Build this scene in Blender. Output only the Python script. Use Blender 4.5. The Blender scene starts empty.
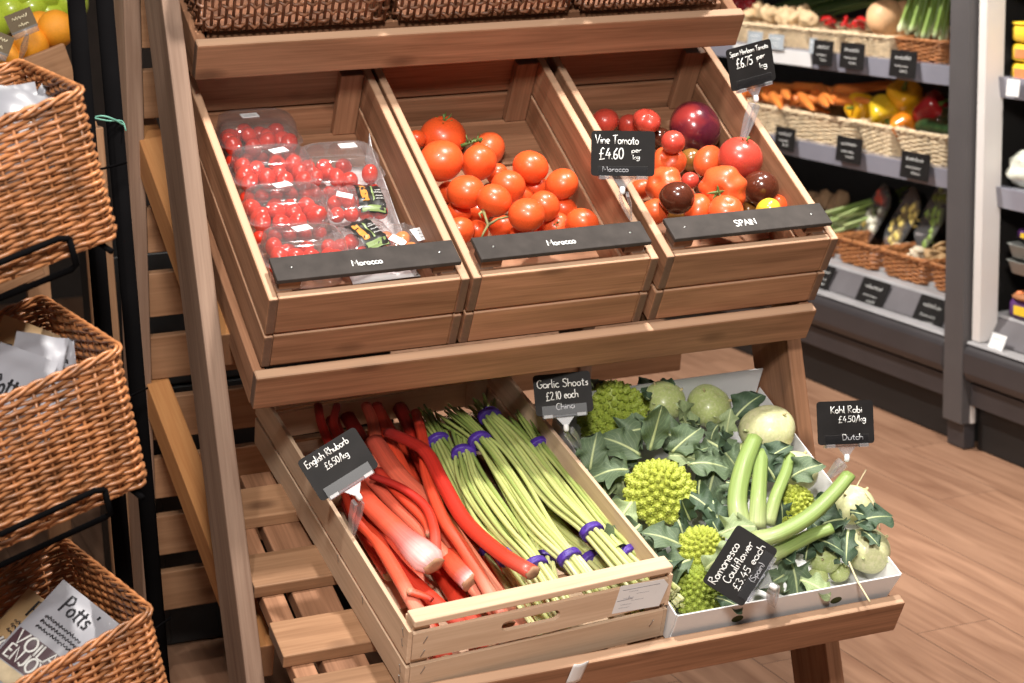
import bpy, bmesh, math, random
import numpy as np
from mathutils import Matrix, Vector, Euler, noise
random.seed(7)
SC = bpy.context.scene
COL = SC.collection
PI = math.pi

# ------------------------------------------------------------------ camera, world, lights, exposure
F_PX = 1915.2
YAW, PITCH, ROLL = .3801, .2262, .0325
EYE = Vector((-.7013, -2.8295, 1.5621))
cy, sy, cp, sp = math.cos(YAW), math.sin(YAW), math.cos(PITCH), math.sin(PITCH)
FWD = Vector((sy*cp, cy*cp, -sp)); RT0 = Vector((cy, -sy, 0)); DN0 = FWD.cross(RT0)
RT = math.cos(ROLL)*RT0 + math.sin(ROLL)*DN0
DN = -math.sin(ROLL)*RT0 + math.cos(ROLL)*DN0
camd = bpy.data.cameras.new('camera'); cam = bpy.data.objects.new('camera', camd); COL.objects.link(cam)
camd.sensor_width = 36; camd.lens = F_PX/1024*36; camd.clip_start = .05
cam.matrix_world = Matrix(((RT.x, -DN.x, -FWD.x, EYE.x), (RT.y, -DN.y, -FWD.y, EYE.y), (RT.z, -DN.z, -FWD.z, EYE.z), (0, 0, 0, 1)))
camd.dof.use_dof = True; camd.dof.focus_distance = 3.05; camd.dof.aperture_fstop = 6.3
SC.camera = cam

w = bpy.data.worlds.new('world'); SC.world = w; w.use_nodes = True
w.node_tree.nodes['Background'].inputs[0].default_value = (1.0, .93, .86, 1)
w.node_tree.nodes['Background'].inputs[1].default_value = .12

def lamp(name, kind, loc, target, power, color=(1, .95, .88), size=.1, angle=60, blend=.6):
    d = bpy.data.lights.new(name, kind); d.energy = power; d.color = color
    if kind == 'SPOT':
        d.spot_size = math.radians(angle); d.spot_blend = blend; d.shadow_soft_size = size
    elif kind == 'AREA':
        d.shape = 'DISK'; d.size = size
    else: d.shadow_soft_size = size
    o = bpy.data.objects.new(name, d); COL.objects.link(o); o.location = loc
    o.rotation_euler = (Vector(target)-Vector(loc)).to_track_quat('-Z', 'Y').to_euler()
    return o
lamp('ceiling_spot', 'SPOT', (.55, -.50, 2.95), (.45, -.1, .7), 290, size=.06, angle=80)
lamp('ceiling_spot_left', 'SPOT', (-.75, -1.2, 2.95), (-.3, -.3, .8), 100, size=.06, angle=70)
lamp('shop_light', 'AREA', (-.6, -2.8, 2.65), (.5, 0, .7), 115, size=.45)
lamp('aisle_spot', 'SPOT', (.95, 2.35, 2.95), (2.6, 2.4, .7), 480, size=.09, angle=95)
lamp('aisle_spot_near', 'SPOT', (1.6, -.2, 3.0), (2.1, 1.0, .3), 260, size=.09, angle=95)
lamp('back_spot', 'SPOT', (-.8, .1, 2.9), (-.3, 1.3, 1.2), 60, size=.07, angle=60)

vs = SC.view_settings
SC.display_settings.display_device = 'sRGB'
vs.view_transform = 'Standard'; vs.look = 'None'; vs.exposure = -0.05; vs.gamma = 1.0; vs.use_curve_mapping = False

# ------------------------------------------------------------------ frames
def ray(px, py):
    return ((px-512)*RT + (py-341.5)*DN + F_PX*FWD).normalized()
def frame(o, th, dl=0.0):
    """origin o; X across, Y up the slope (tilt th), Z normal; turned by dl about Z"""
    u = Vector((1, 0, 0)); v = Vector((0, math.cos(th), math.sin(th))); n = Vector((0, -math.sin(th), math.cos(th)))
    c, s = math.cos(dl), math.sin(dl)
    a, b = c*u+s*v, -s*u+c*v
    return Matrix(((a.x, b.x, n.x, o[0]), (a.y, b.y, n.y, o[1]), (a.z, b.z, n.z, o[2]), (0, 0, 0, 1)))
TH, THB = .5767, .36
TOP = frame((0, .2513, 1.3489), TH)
MID = frame((0, 0, .85), TH)
BOT = frame((0, -.2957, .4112), THB)
def at(px, py, M, h):
    """point of the plane z = h of frame M seen at a pixel of the photograph, in M's coordinates"""
    I = M.inverted(); o = I @ EYE; d = I.to_3x3() @ ray(px, py)
    return o + d*((h-o.z)/d.z)
def at_x(px, py, x):
    d = ray(px, py); return EYE + d*((x-EYE.x)/d.x)
def at_y(px, py, y):
    d = ray(px, py); return EYE + d*((y-EYE.y)/d.y)
def T(*v): return Matrix.Translation(Vector(v))
def Rz(a): return Matrix.Rotation(a, 4, 'Z')
def Rx(a): return Matrix.Rotation(a, 4, 'X')
def Ry(a): return Matrix.Rotation(a, 4, 'Y')
def basis(o, x, y, z): return Matrix(((x[0], y[0], z[0], o[0]), (x[1], y[1], z[1], o[1]), (x[2], y[2], z[2], o[2]), (0, 0, 0, 1)))
def look_frame(o, z, up=(0, 0, 1)):
    z = Vector(z).normalized(); x = Vector(up).cross(z)
    if x.length < 1e-4: x = Vector((1, 0, 0))
    x.normalize(); y = z.cross(x); return basis(o, x, y, z)

# ------------------------------------------------------------------ materials
MATS = {}
def nodes(name):
    m = bpy.data.materials.new(name); m.use_nodes = True; nt = m.node_tree
    b = nt.nodes['Principled BSDF']; MATS[name] = m
    return m, nt, b
def plain(name, col, rough=.5, bump=0, bscale=60, var=.12, metallic=0, coat=0, sss=0, vscale=9, spec=.5):
    m, nt, b = nodes(name); L = nt.links
    b.inputs['Roughness'].default_value = rough; b.inputs['Metallic'].default_value = metallic
    b.inputs['Coat Weight'].default_value = coat; b.inputs['Coat Roughness'].default_value = .08
    b.inputs['Specular IOR Level'].default_value = spec
    if sss:
        b.inputs['Subsurface Weight'].default_value = sss; b.inputs['Subsurface Radius'].default_value = (.01, .004, .002); b.inputs['Subsurface Scale'].default_value = .5
    tc = nt.nodes.new('ShaderNodeTexCoord'); nz = nt.nodes.new('ShaderNodeTexNoise'); nz.inputs['Scale'].default_value = vscale; nz.inputs['Detail'].default_value = 4
    oi = nt.nodes.new('ShaderNodeObjectInfo'); ad = nt.nodes.new('ShaderNodeVectorMath'); ad.operation = 'MULTIPLY_ADD'
    cb = nt.nodes.new('ShaderNodeCombineXYZ')
    L.new(oi.outputs['Random'], cb.inputs[0]); L.new(oi.outputs['Random'], cb.inputs[1])
    ad.inputs[1].default_value = (30, 17, 9); L.new(cb.outputs[0], ad.inputs[0]); L.new(tc.outputs['Object'], ad.inputs[2])
    L.new(ad.outputs[0], nz.inputs['Vector'])
    rp = nt.nodes.new('ShaderNodeValToRGB'); c = Vector(col[:3])
    rp.color_ramp.elements[0].position = .3; rp.color_ramp.elements[1].position = .72
    rp.color_ramp.elements[0].color = (*(c*(1-var)), 1); rp.color_ramp.elements[1].color = (*[min(1, x) for x in c*(1+var)], 1)
    L.new(nz.outputs['Fac'], rp.inputs[0]); L.new(rp.outputs[0], b.inputs['Base Color'])
    if bump:
        n2 = nt.nodes.new('ShaderNodeTexNoise'); n2.inputs['Scale'].default_value = bscale; n2.inputs['Detail'].default_value = 3
        L.new(ad.outputs[0], n2.inputs['Vector']); bp = nt.nodes.new('ShaderNodeBump'); bp.inputs['Strength'].default_value = bump; bp.inputs['Distance'].default_value = .002
        L.new(n2.outputs['Fac'], bp.inputs['Height']); L.new(bp.outputs[0], b.inputs['Normal'])
    return m
def wood(name, dark, light, knot=.75, rough=.62, grain=1.0, knotcol=(.09, .04, .02), endmix=.8, edge=0):
    m, nt, b = nodes(name); L = nt.links; N = nt.nodes.new
    b.inputs['Roughness'].default_value = rough; b.inputs['Specular IOR Level'].default_value = .3
    tc = N('ShaderNodeTexCoord'); oi = N('ShaderNodeObjectInfo'); cb = N('ShaderNodeCombineXYZ')
    for k in range(3): L.new(oi.outputs['Random'], cb.inputs[k])
    ad = N('ShaderNodeVectorMath'); ad.operation = 'MULTIPLY_ADD'; ad.inputs[1].default_value = (37, 5.3, 3.1)
    L.new(cb.outputs[0], ad.inputs[0]); L.new(tc.outputs['Object'], ad.inputs[2])
    mp = N('ShaderNodeMapping'); mp.inputs['Scale'].default_value = (1.6*grain, 22*grain, 22*grain); L.new(ad.outputs[0], mp.inputs['Vector'])
    nz = N('ShaderNodeTexNoise'); nz.inputs['Scale'].default_value = 1.6; nz.inputs['Detail'].default_value = 5; nz.inputs['Distortion'].default_value = .8; L.new(mp.outputs[0], nz.inputs['Vector'])
    mp2 = N('ShaderNodeMapping'); mp2.inputs['Scale'].default_value = (5*grain, 160*grain, 160*grain); L.new(ad.outputs[0], mp2.inputs['Vector'])
    n2 = N('ShaderNodeTexNoise'); n2.inputs['Scale'].default_value = 1.5; n2.inputs['Detail'].default_value = 3; L.new(mp2.outputs[0], n2.inputs['Vector'])
    mx = N('ShaderNodeMath'); mx.operation = 'MULTIPLY_ADD'; mx.inputs[1].default_value = .35; L.new(n2.outputs['Fac'], mx.inputs[0])
    m3 = N('ShaderNodeMath'); m3.operation = 'MULTIPLY'; m3.inputs[1].default_value = .65; L.new(nz.outputs['Fac'], m3.inputs[0]); L.new(m3.outputs[0], mx.inputs[2])
    rp = N('ShaderNodeValToRGB'); rp.color_ramp.elements[0].position = .3; rp.color_ramp.elements[1].position = .68
    rp.color_ramp.elements[0].color = (*dark, 1); rp.color_ramp.elements[1].color = (*light, 1); L.new(mx.outputs[0], rp.inputs[0])
    # board-to-board tone
    hs = N('ShaderNodeHueSaturation'); mr = N('ShaderNodeMapRange'); mr.inputs[3].default_value = .78; mr.inputs[4].default_value = 1.16
    L.new(oi.outputs['Random'], mr.inputs[0]); L.new(mr.outputs[0], hs.inputs['Value']); L.new(rp.outputs[0], hs.inputs['Color'])
    # knots
    mk = N('ShaderNodeMapping'); mk.inputs['Scale'].default_value = (4.5, 10, 10); L.new(ad.outputs[0], mk.inputs['Vector'])
    vo = N('ShaderNodeTexVoronoi'); vo.inputs['Scale'].default_value = 1.0; L.new(mk.outputs[0], vo.inputs['Vector'])
    kr = N('ShaderNodeValToRGB'); kr.color_ramp.elements[0].position = .06; kr.color_ramp.elements[1].position = .17
    kr.color_ramp.elements[0].color = (1, 1, 1, 1); kr.color_ramp.elements[1].color = (0, 0, 0, 1); L.new(vo.outputs['Distance'], kr.inputs[0])
    km = N('ShaderNodeMath'); km.operation = 'MULTIPLY'; km.inputs[1].default_value = knot; L.new(kr.outputs[0], km.inputs[0])
    mc = N('ShaderNodeMix'); mc.data_type = 'RGBA'; L.new(km.outputs[0], mc.inputs['Factor']); L.new(hs.outputs[0], mc.inputs['A']); mc.inputs['B'].default_value = (*knotcol, 1)
    sx = N('ShaderNodeSeparateXYZ'); L.new(tc.outputs['Normal'], sx.inputs[0]); ab = N('ShaderNodeMath'); ab.operation = 'ABSOLUTE'; L.new(sx.outputs[0], ab.inputs[0])
    er = N('ShaderNodeMapRange'); er.inputs[1].default_value = .8; er.inputs[2].default_value = .95; er.inputs[4].default_value = endmix; L.new(ab.outputs[0], er.inputs[0])
    me_ = N('ShaderNodeMix'); me_.data_type = 'RGBA'; L.new(er.outputs[0], me_.inputs['Factor']); L.new(mc.outputs['Result'], me_.inputs['A']); me_.inputs['B'].default_value = (*[a*.35+.03 for a in dark], 1)
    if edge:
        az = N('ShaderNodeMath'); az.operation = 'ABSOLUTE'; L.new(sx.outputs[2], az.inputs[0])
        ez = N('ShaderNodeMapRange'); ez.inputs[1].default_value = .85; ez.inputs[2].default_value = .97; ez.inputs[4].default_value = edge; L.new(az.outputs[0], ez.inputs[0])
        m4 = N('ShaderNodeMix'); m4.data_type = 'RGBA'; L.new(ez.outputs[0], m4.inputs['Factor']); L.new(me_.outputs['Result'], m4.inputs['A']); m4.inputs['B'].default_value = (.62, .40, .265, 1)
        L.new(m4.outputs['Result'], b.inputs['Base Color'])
    else: L.new(me_.outputs['Result'], b.inputs['Base Color'])
    bp = N('ShaderNodeBump'); bp.inputs['Strength'].default_value = .25; bp.inputs['Distance'].default_value = .001; L.new(mx.outputs[0], bp.inputs['Height']); L.new(bp.outputs[0], b.inputs['Normal'])
    return m
def clear(name, tint=(.93, .95, .96), fac=.10, rough=.06, diffuse=0.0):
    m, nt, b = nodes(name); L = nt.links; N = nt.nodes.new
    tr = N('ShaderNodeBsdfTransparent'); tr.inputs[0].default_value = (*tint, 1)
    gl = N('ShaderNodeBsdfGlossy'); gl.inputs[1].default_value = rough; gl.inputs[0].default_value = (1, 1, 1, 1)
    lw = N('ShaderNodeLayerWeight'); lw.inputs[0].default_value = .35
    mr = N('ShaderNodeMapRange'); mr.inputs[3].default_value = fac; mr.inputs[4].default_value = .75; L.new(lw.outputs['Facing'], mr.inputs[0])
    pw = N('ShaderNodeMath'); pw.operation = 'POWER'; pw.inputs[1].default_value = 1.6; L.new(mr.outputs[0], pw.inputs[0])
    mx = N('ShaderNodeMixShader'); L.new(pw.outputs[0], mx.inputs[0]); L.new(tr.outputs[0], mx.inputs[1]); L.new(gl.outputs[0], mx.inputs[2])
    out = nt.nodes['Material Output']
    if diffuse:
        df = N('ShaderNodeBsdfDiffuse'); df.inputs[0].default_value = (.85, .85, .87, 1)
        m2 = N('ShaderNodeMixShader'); m2.inputs[0].default_value = diffuse; L.new(mx.outputs[0], m2.inputs[1]); L.new(df.outputs[0], m2.inputs[2]); L.new(m2.outputs[0], out.inputs[0])
    else: L.new(mx.outputs[0], out.inputs[0])
    return m
def along(name, stops, rough=.42, stripe=.12, sscale=90, coat=.06, sss=.06):
    """colour runs along the thing from the 't' attribute, with lengthwise streaks from 'u'"""
    m, nt, b = nodes(name); L = nt.links; N = nt.nodes.new
    b.inputs['Roughness'].default_value = rough; b.inputs['Coat Weight'].default_value = coat; b.inputs['Coat Roughness'].default_value = .15
    b.inputs['Subsurface Weight'].default_value = sss; b.inputs['Subsurface Radius'].default_value = (.008, .003, .002); b.inputs['Subsurface Scale'].default_value = .4
    at1 = N('ShaderNodeAttribute'); at1.attribute_name = 't'; at2 = N('ShaderNodeAttribute'); at2.attribute_name = 'u'
    oi = N('ShaderNodeObjectInfo')
    rp = N('ShaderNodeValToRGB'); e = rp.color_ramp.elements
    while len(e) < len(stops): e.new(.5)
    for k, (p, c) in enumerate(stops): e[k].position = p; e[k].color = (*c, 1)
    jit = N('ShaderNodeMath'); jit.operation = 'MULTIPLY_ADD'; jit.inputs[1].default_value = .14; L.new(oi.outputs['Random'], jit.inputs[0]); L.new(at1.outputs['Fac'], jit.inputs[2])
    L.new(jit.outputs[0], rp.inputs[0])
    cb = N('ShaderNodeCombineXYZ'); mu = N('ShaderNodeMath'); mu.operation = 'MULTIPLY'; mu.inputs[1].default_value = sscale*.2; L.new(at2.outputs['Fac'], mu.inputs[0])
    L.new(mu.outputs[0], cb.inputs[0]); L.new(at1.outputs['Fac'], cb.inputs[1]); L.new(oi.outputs['Random'], cb.inputs[2])
    nz = N('ShaderNodeTexNoise'); nz.inputs['Scale'].default_value = 2.5; nz.inputs['Detail'].default_value = 4; L.new(cb.outputs[0], nz.inputs['Vector'])
    mr = N('ShaderNodeMapRange'); mr.inputs[1].default_value = .25; mr.inputs[2].default_value = .75; mr.inputs[3].default_value = 1-stripe; mr.inputs[4].default_value = 1+stripe; L.new(nz.outputs['Fac'], mr.inputs[0])
    hs = N('ShaderNodeHueSaturation'); L.new(rp.outputs[0], hs.inputs['Color']); L.new(mr.outputs[0], hs.inputs['Value']); L.new(hs.outputs[0], b.inputs['Base Color'])
    bp = N('ShaderNodeBump'); bp.inputs['Strength'].default_value = .3; bp.inputs['Distance'].default_value = .001; L.new(nz.outputs['Fac'], bp.inputs['Height']); L.new(bp.outputs[0], b.inputs['Normal'])
    return m
def leafmat(name, blade, rib, rough=.55):
    m, nt, b = nodes(name); L = nt.links; N = nt.nodes.new
    b.inputs['Roughness'].default_value = rough
    a1 = N('ShaderNodeAttribute'); a1.attribute_name = 't'; a2 = N('ShaderNodeAttribute'); a2.attribute_name = 'u'
    ab = N('ShaderNodeMath'); ab.operation = 'ABSOLUTE'; L.new(a2.outputs['Fac'], ab.inputs[0])
    # side veins slant forward from the midrib
    s = N('ShaderNodeMath'); s.operation = 'MULTIPLY_ADD'; s.inputs[1].default_value = -.55; L.new(ab.outputs[0], s.inputs[0]); L.new(a1.outputs['Fac'], s.inputs[2])
    sn = N('ShaderNodeMath'); sn.operation = 'MULTIPLY'; sn.inputs[1].default_value = 44; L.new(s.outputs[0], sn.inputs[0])
    si = N('ShaderNodeMath'); si.operation = 'SINE'; L.new(sn.outputs[0], si.inputs[0])
    v = N('ShaderNodeMapRange'); v.inputs[1].default_value = .86; v.inputs[2].default_value = 1; L.new(si.outputs[0], v.inputs[0])
    mid = N('ShaderNodeMapRange'); mid.inputs[1].default_value = .10; mid.inputs[2].default_value = .03; L.new(ab.outputs[0], mid.inputs[0])
    mx = N('ShaderNodeMath'); mx.operation = 'MAXIMUM'; hv = N('ShaderNodeMath'); hv.operation = 'MULTIPLY'; hv.inputs[1].default_value = .28
    L.new(v.outputs[0], hv.inputs[0]); L.new(hv.outputs[0], mx.inputs[0]); L.new(mid.outputs[0], mx.inputs[1])
    tc = N('ShaderNodeTexCoord'); nz = N('ShaderNodeTexNoise'); nz.inputs['Scale'].default_value = 40; L.new(tc.outputs['Object'], nz.inputs['Vector'])
    rp = N('ShaderNodeValToRGB'); c = Vector(blade); rp.color_ramp.elements[0].color = (*(c*.7), 1); rp.color_ramp.elements[1].color = (*(c*1.35), 1); L.new(nz.outputs['Fac'], rp.inputs[0])
    mc = N('ShaderNodeMix'); mc.data_type = 'RGBA'; L.new(mx.outputs[0], mc.inputs['Factor']); L.new(rp.outputs[0], mc.inputs['A']); mc.inputs['B'].default_value = (*rib, 1)
    L.new(mc.outputs['Result'], b.inputs['Base Color'])
    bp = N('ShaderNodeBump'); bp.inputs['Strength'].default_value = .5; bp.inputs['Distance'].default_value = .002; L.new(nz.outputs['Fac'], bp.inputs['Height']); L.new(bp.outputs[0], b.inputs['Normal'])
    return m
def speckled(name, base, spot, scale=60, amount=.5, rough=.3, coat=.4, var=.1):
    m = plain(name, base, rough=rough, coat=coat, var=var); nt = m.node_tree; L = nt.links; N = nt.nodes.new
    b = nt.nodes['Principled BSDF']; src = b.inputs['Base Color'].links[0].from_socket
    tc = N('ShaderNodeTexCoord'); nz = N('ShaderNodeTexNoise'); nz.inputs['Scale'].default_value = scale; nz.inputs['Detail'].default_value = 2; L.new(tc.outputs['Object'], nz.inputs['Vector'])
    mr = N('ShaderNodeMapRange'); mr.inputs[1].default_value = .5; mr.inputs[2].default_value = .65; mr.inputs[4].default_value = amount; L.new(nz.outputs['Fac'], mr.inputs[0])
    mc = N('ShaderNodeMix'); mc.data_type = 'RGBA'; L.new(mr.outputs[0], mc.inputs['Factor']); L.new(src, mc.inputs['A']); mc.inputs['B'].default_value = (*spot, 1)
    L.new(mc.outputs['Result'], b.inputs['Base Color'])
    return m

W_STAND = wood('stand_wood', (.17, .076, .038), (.40, .20, .112))
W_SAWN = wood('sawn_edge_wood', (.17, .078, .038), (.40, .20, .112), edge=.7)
W_GREY = wood('post_wood', (.17, .10, .068), (.30, .20, .145), knot=.3, endmix=0)
W_PINE = wood('pine_crate_wood', (.52, .35, .23), (.70, .51, .36), knot=.25, knotcol=(.3, .16, .08), endmix=.1)
W_BACK = wood('back_wood', (.24, .12, .06), (.40, .22, .12))
W_ORANGE = wood('brace_wood', (.33, .13, .042), (.45, .215, .08), knot=.2)
BLACKPAINT = plain('slate_paint', (.042, .035, .032), rough=.65, var=.25, vscale=30, spec=.2)
CHALK = plain('chalk_white', (.82, .82, .80), rough=.8, var=.05)
CARD = plain('tag_card', (.014, .0125, .0125), rough=.6, var=.2, vscale=25, spec=.15)
CLEAR = clear('clear_plastic', tint=(.86, .86, .88), fac=.05, rough=.35)
CLEARF = clear('frosted_clip_plastic', tint=(.86, .86, .88), fac=.10, rough=.3, diffuse=.12)
PUNNET = clear('punnet_plastic', tint=(.93, .90, .90), fac=.15, rough=.06, diffuse=.05)
WHITEPL = plain('white_plastic', (.8, .8, .8), rough=.4, var=.03)
PAPER = plain('white_paper', (.74, .74, .75), rough=.8, var=.05)
PRINT = plain('label_print', (.22, .22, .26), rough=.8)
BLACKMETAL = plain('black_metal', (.004, .0037, .004), rough=.5, var=.2, spec=.0)
STEEL = plain('staple_steel', (.5, .5, .5), rough=.35, metallic=1)
WICKER = plain('wicker_strand', (.36, .145, .055), rough=.38, var=.5, vscale=35, spec=.5)
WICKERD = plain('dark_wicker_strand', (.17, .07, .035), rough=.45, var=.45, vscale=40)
WICKERL = plain('cream_wicker_strand', (.76, .60, .40), rough=.6, var=.2, vscale=40)
WICKERO = plain('orange_wicker_strand', (.42, .17, .06), rough=.5, var=.35, vscale=40)

# ------------------------------------------------------------------ mesh builder
class MB:
    def __init__(s): s.v = []; s.f = []; s.t = []; s.u = []
    def add(s, vs, fs, M=None, ts=None, us=None):
        k = len(s.v)
        s.v += [tuple(M @ Vector(v)) if M is not None else tuple(v) for v in vs]
        s.f += [tuple(i+k for i in f) for f in fs]
        s.t += ts if ts is not None else [0.0]*len(vs); s.u += us if us is not None else [0.0]*len(vs)
        return s
    def box(s, c, size, M=None):
        x, y, z = (a/2 for a in size)
        vs = [(c[0]+a*x, c[1]+b*y, c[2]+d*z) for a in (-1, 1) for b in (-1, 1) for d in (-1, 1)]
        return s.add(vs, [(0, 1, 3, 2), (4, 6, 7, 5), (0, 4, 5, 1), (2, 3, 7, 6), (0, 2, 6, 4), (1, 5, 7, 3)], M)
    def prism(s, poly, h0, h1, M=None):
        n = len(poly); vs = [(x, y, h0) for x, y in poly]+[(x, y, h1) for x, y in poly]
        return s.add(vs, [tuple(range(n))[::-1], tuple(range(n, 2*n))]+[(i, (i+1) % n, n+(i+1) % n, n+i) for i in range(n)], M)
    def tube(s, pts, rad, sides=6, caps=True, squash=1.0, closed=False, up=None, ripple=0, rn=0):
        P = [Vector(p) for p in pts]; n = len(P); R = rad if hasattr(rad, '__len__') else [rad]*n
        vs, ts, us = [], [], []; prev = None
        for i, p in enumerate(P):
            if closed: d = P[(i+1) % n]-P[i-1]
            else: d = P[min(i+1, n-1)]-P[max(i-1, 0)]
            d.normalize()
            if prev is None:
                a = Vector(up) if up is not None else (Vector((0, 0, 1)) if abs(d.z) < .9 else Vector((1, 0, 0)))
                a = (a-d*a.dot(d)).normalized()
            else: a = (prev-d*prev.dot(d)).normalized()
            prev = a; b = d.cross(a)
            for k in range(sides):
                g = 2*PI*k/sides; rr = R[i]*(1+ripple*math.cos(rn*g) if ripple else 1)
                vs.append(p+(a*math.cos(g)*squash+b*math.sin(g))*rr); ts.append(i/max(1, n-1)); us.append(k/sides)
        fs = []
        for i in range(n if closed else n-1):
            j = (i+1) % n
            for k in range(sides):
                k2 = (k+1) % sides; fs.append((i*sides+k, j*sides+k, j*sides+k2, i*sides+k2))
        if caps and not closed:
            fs.append(tuple(range(sides))); fs.append(tuple(range((n-1)*sides, n*sides))[::-1])
        return s.add(vs, fs, None, ts, us)
    def lathe(s, prof, seg=24, M=None, fn=None):
        """prof: (r, z) rows from bottom to top; fn(angle, r, z) -> (r, z)"""
        vs, ts, us = [], [], []; n = len(prof)
        for i, (r, z) in enumerate(prof):
            for k in range(seg):
                g = 2*PI*k/seg; r2, z2 = fn(g, r, z) if fn else (r, z)
                vs.append((r2*math.cos(g), r2*math.sin(g), z2)); ts.append(i/(n-1)); us.append(k/seg)
        fs = [(i*seg+k, i*seg+(k+1) % seg, (i+1)*seg+(k+1) % seg, (i+1)*seg+k) for i in range(n-1) for k in range(seg)]
        if prof[0][0] > 1e-5: fs.append(tuple(range(seg))[::-1])
        if prof[-1][0] > 1e-5: fs.append(tuple(range((n-1)*seg, n*seg)))
        return s.add(vs, fs, M, ts, us)
    def ball(s, c, r, seg=14, rings=9, M=None, sq=(1, 1, 1), fn=None):
        pr = [(math.sin(PI*i/rings), -math.cos(PI*i/rings)) for i in range(rings+1)]
        A = T(*c) @ Matrix.Diagonal((r*sq[0], r*sq[1], r*sq[2], 1))
        return s.lathe(pr, seg, (M @ A) if M is not None else A, fn)
    def grid(s, fn, nu, nv, M=None, closed_u=False):
        vs, ts, us = [], [], []
        for i in range(nu+1):
            for j in range(nv+1):
                vs.append(fn(i/nu, j/nv)); ts.append(i/nu); us.append(2*j/nv-1)
        fs = [(i*(nv+1)+j, (i+1)*(nv+1)+j, (i+1)*(nv+1)+j+1, i*(nv+1)+j+1) for i in range(nu) for j in range(nv)]
        return s.add(vs, fs, M, ts, us)
    def mesh(s, name, mat, smooth=True, weld=False):
        me = bpy.data.meshes.new(name); me.from_pydata(s.v, [], s.f)
        for nm, d in (('t', s.t), ('u', s.u)):
            a = me.attributes.new(nm, 'FLOAT', 'POINT'); a.data.foreach_set('value', d)
        me.materials.append(mat)
        bm = bmesh.new(); bm.from_mesh(me)
        if weld: bmesh.ops.remove_doubles(bm, verts=bm.verts, dist=1e-5)
        bmesh.ops.recalc_face_normals(bm, faces=bm.faces)
        for f in bm.faces: f.smooth = smooth
        bm.to_mesh(me); bm.free()
        return me

WORLD = {}
def put(o, M, parent=None):
    """place o so that its world matrix is M"""
    COL.objects.link(o) if o.name not in COL.objects else None
    WORLD[o.name] = M.copy()
    if parent is not None:
        o.parent = parent; o.matrix_basis = WORLD[parent.name].inverted() @ M
    else: o.matrix_basis = M
    return o
def part(name, me, M=None, parent=None, bevel=0, label=None, solid=0, subsurf=0, flat=False):
    o = bpy.data.objects.new(name, me)
    if M is None: M = WORLD[parent.name] if parent is not None else Matrix()
    put(o, M, parent)
    if solid:
        md = o.modifiers.new('solid', 'SOLIDIFY'); md.thickness = solid; md.offset = 0
    if bevel:
        md = o.modifiers.new('bevel', 'BEVEL'); md.width = bevel; md.segments = 2; md.limit_method = 'ANGLE'
    if subsurf:
        md = o.modifiers.new('sub', 'SUBSURF'); md.levels = md.render_levels = subsurf
    if label: o['label'] = label
    return o
def tag(o, label, cat, group=None, kind=None):
    o['label'] = label; o['category'] = cat
    if group: o['group'] = group
    if kind: o['kind'] = kind
    return o
def thing(name, M, label, cat, group=None):
    o = bpy.data.objects.new(name, None); o.empty_display_size = .03
    put(o, M); return tag(o, label, cat, group)
def struct(name, me, M=None, bevel=0):
    o = part(name, me, M or Matrix(), None, bevel); o['kind'] = 'structure'; return o
def copy_tree(o, M, label=None, group=None):
    c = o.copy(); COL.objects.link(c); c.matrix_basis = M; WORLD[c.name] = M
    for ch in o.children:
        d = ch.copy(); COL.objects.link(d); d.parent = c
        for g in ch.children:
            e = g.copy(); COL.objects.link(e); e.parent = d
    if label: c['label'] = label
    if group: c['group'] = group
    return c
def board(name, c, size, M, parent, mat, bevel=.0025, axis=0, label=None):
    """a plank; its own local X runs along its length so that the grain does too. c, size in frame M; axis = the long axis there"""
    sz = list(size)
    R = Matrix() if axis == 0 else (Rz(PI/2) if axis == 1 else Ry(-PI/2))
    if axis == 1: sz = [size[1], size[0], size[2]]
    if axis == 2: sz = [size[2], size[1], size[0]]
    return part(name, MB().box((0, 0, 0), sz).mesh(name, mat, smooth=False), M @ T(*c) @ R, parent, bevel, label)
def plank_between(name, a, b, wdt, thk, side, parent, mat, bevel=.0025):
    """plank from a to b; side = direction of its width"""
    a, b = Vector(a), Vector(b); x = (b-a).normalized(); y = Vector(side); y = (y-x*y.dot(x)).normalized(); z = x.cross(y)
    return part(name, MB().box((0, 0, 0), ((b-a).length, wdt, thk)).mesh(name, mat, smooth=False), basis((a+b)/2, x, y, z), parent, bevel)

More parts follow.
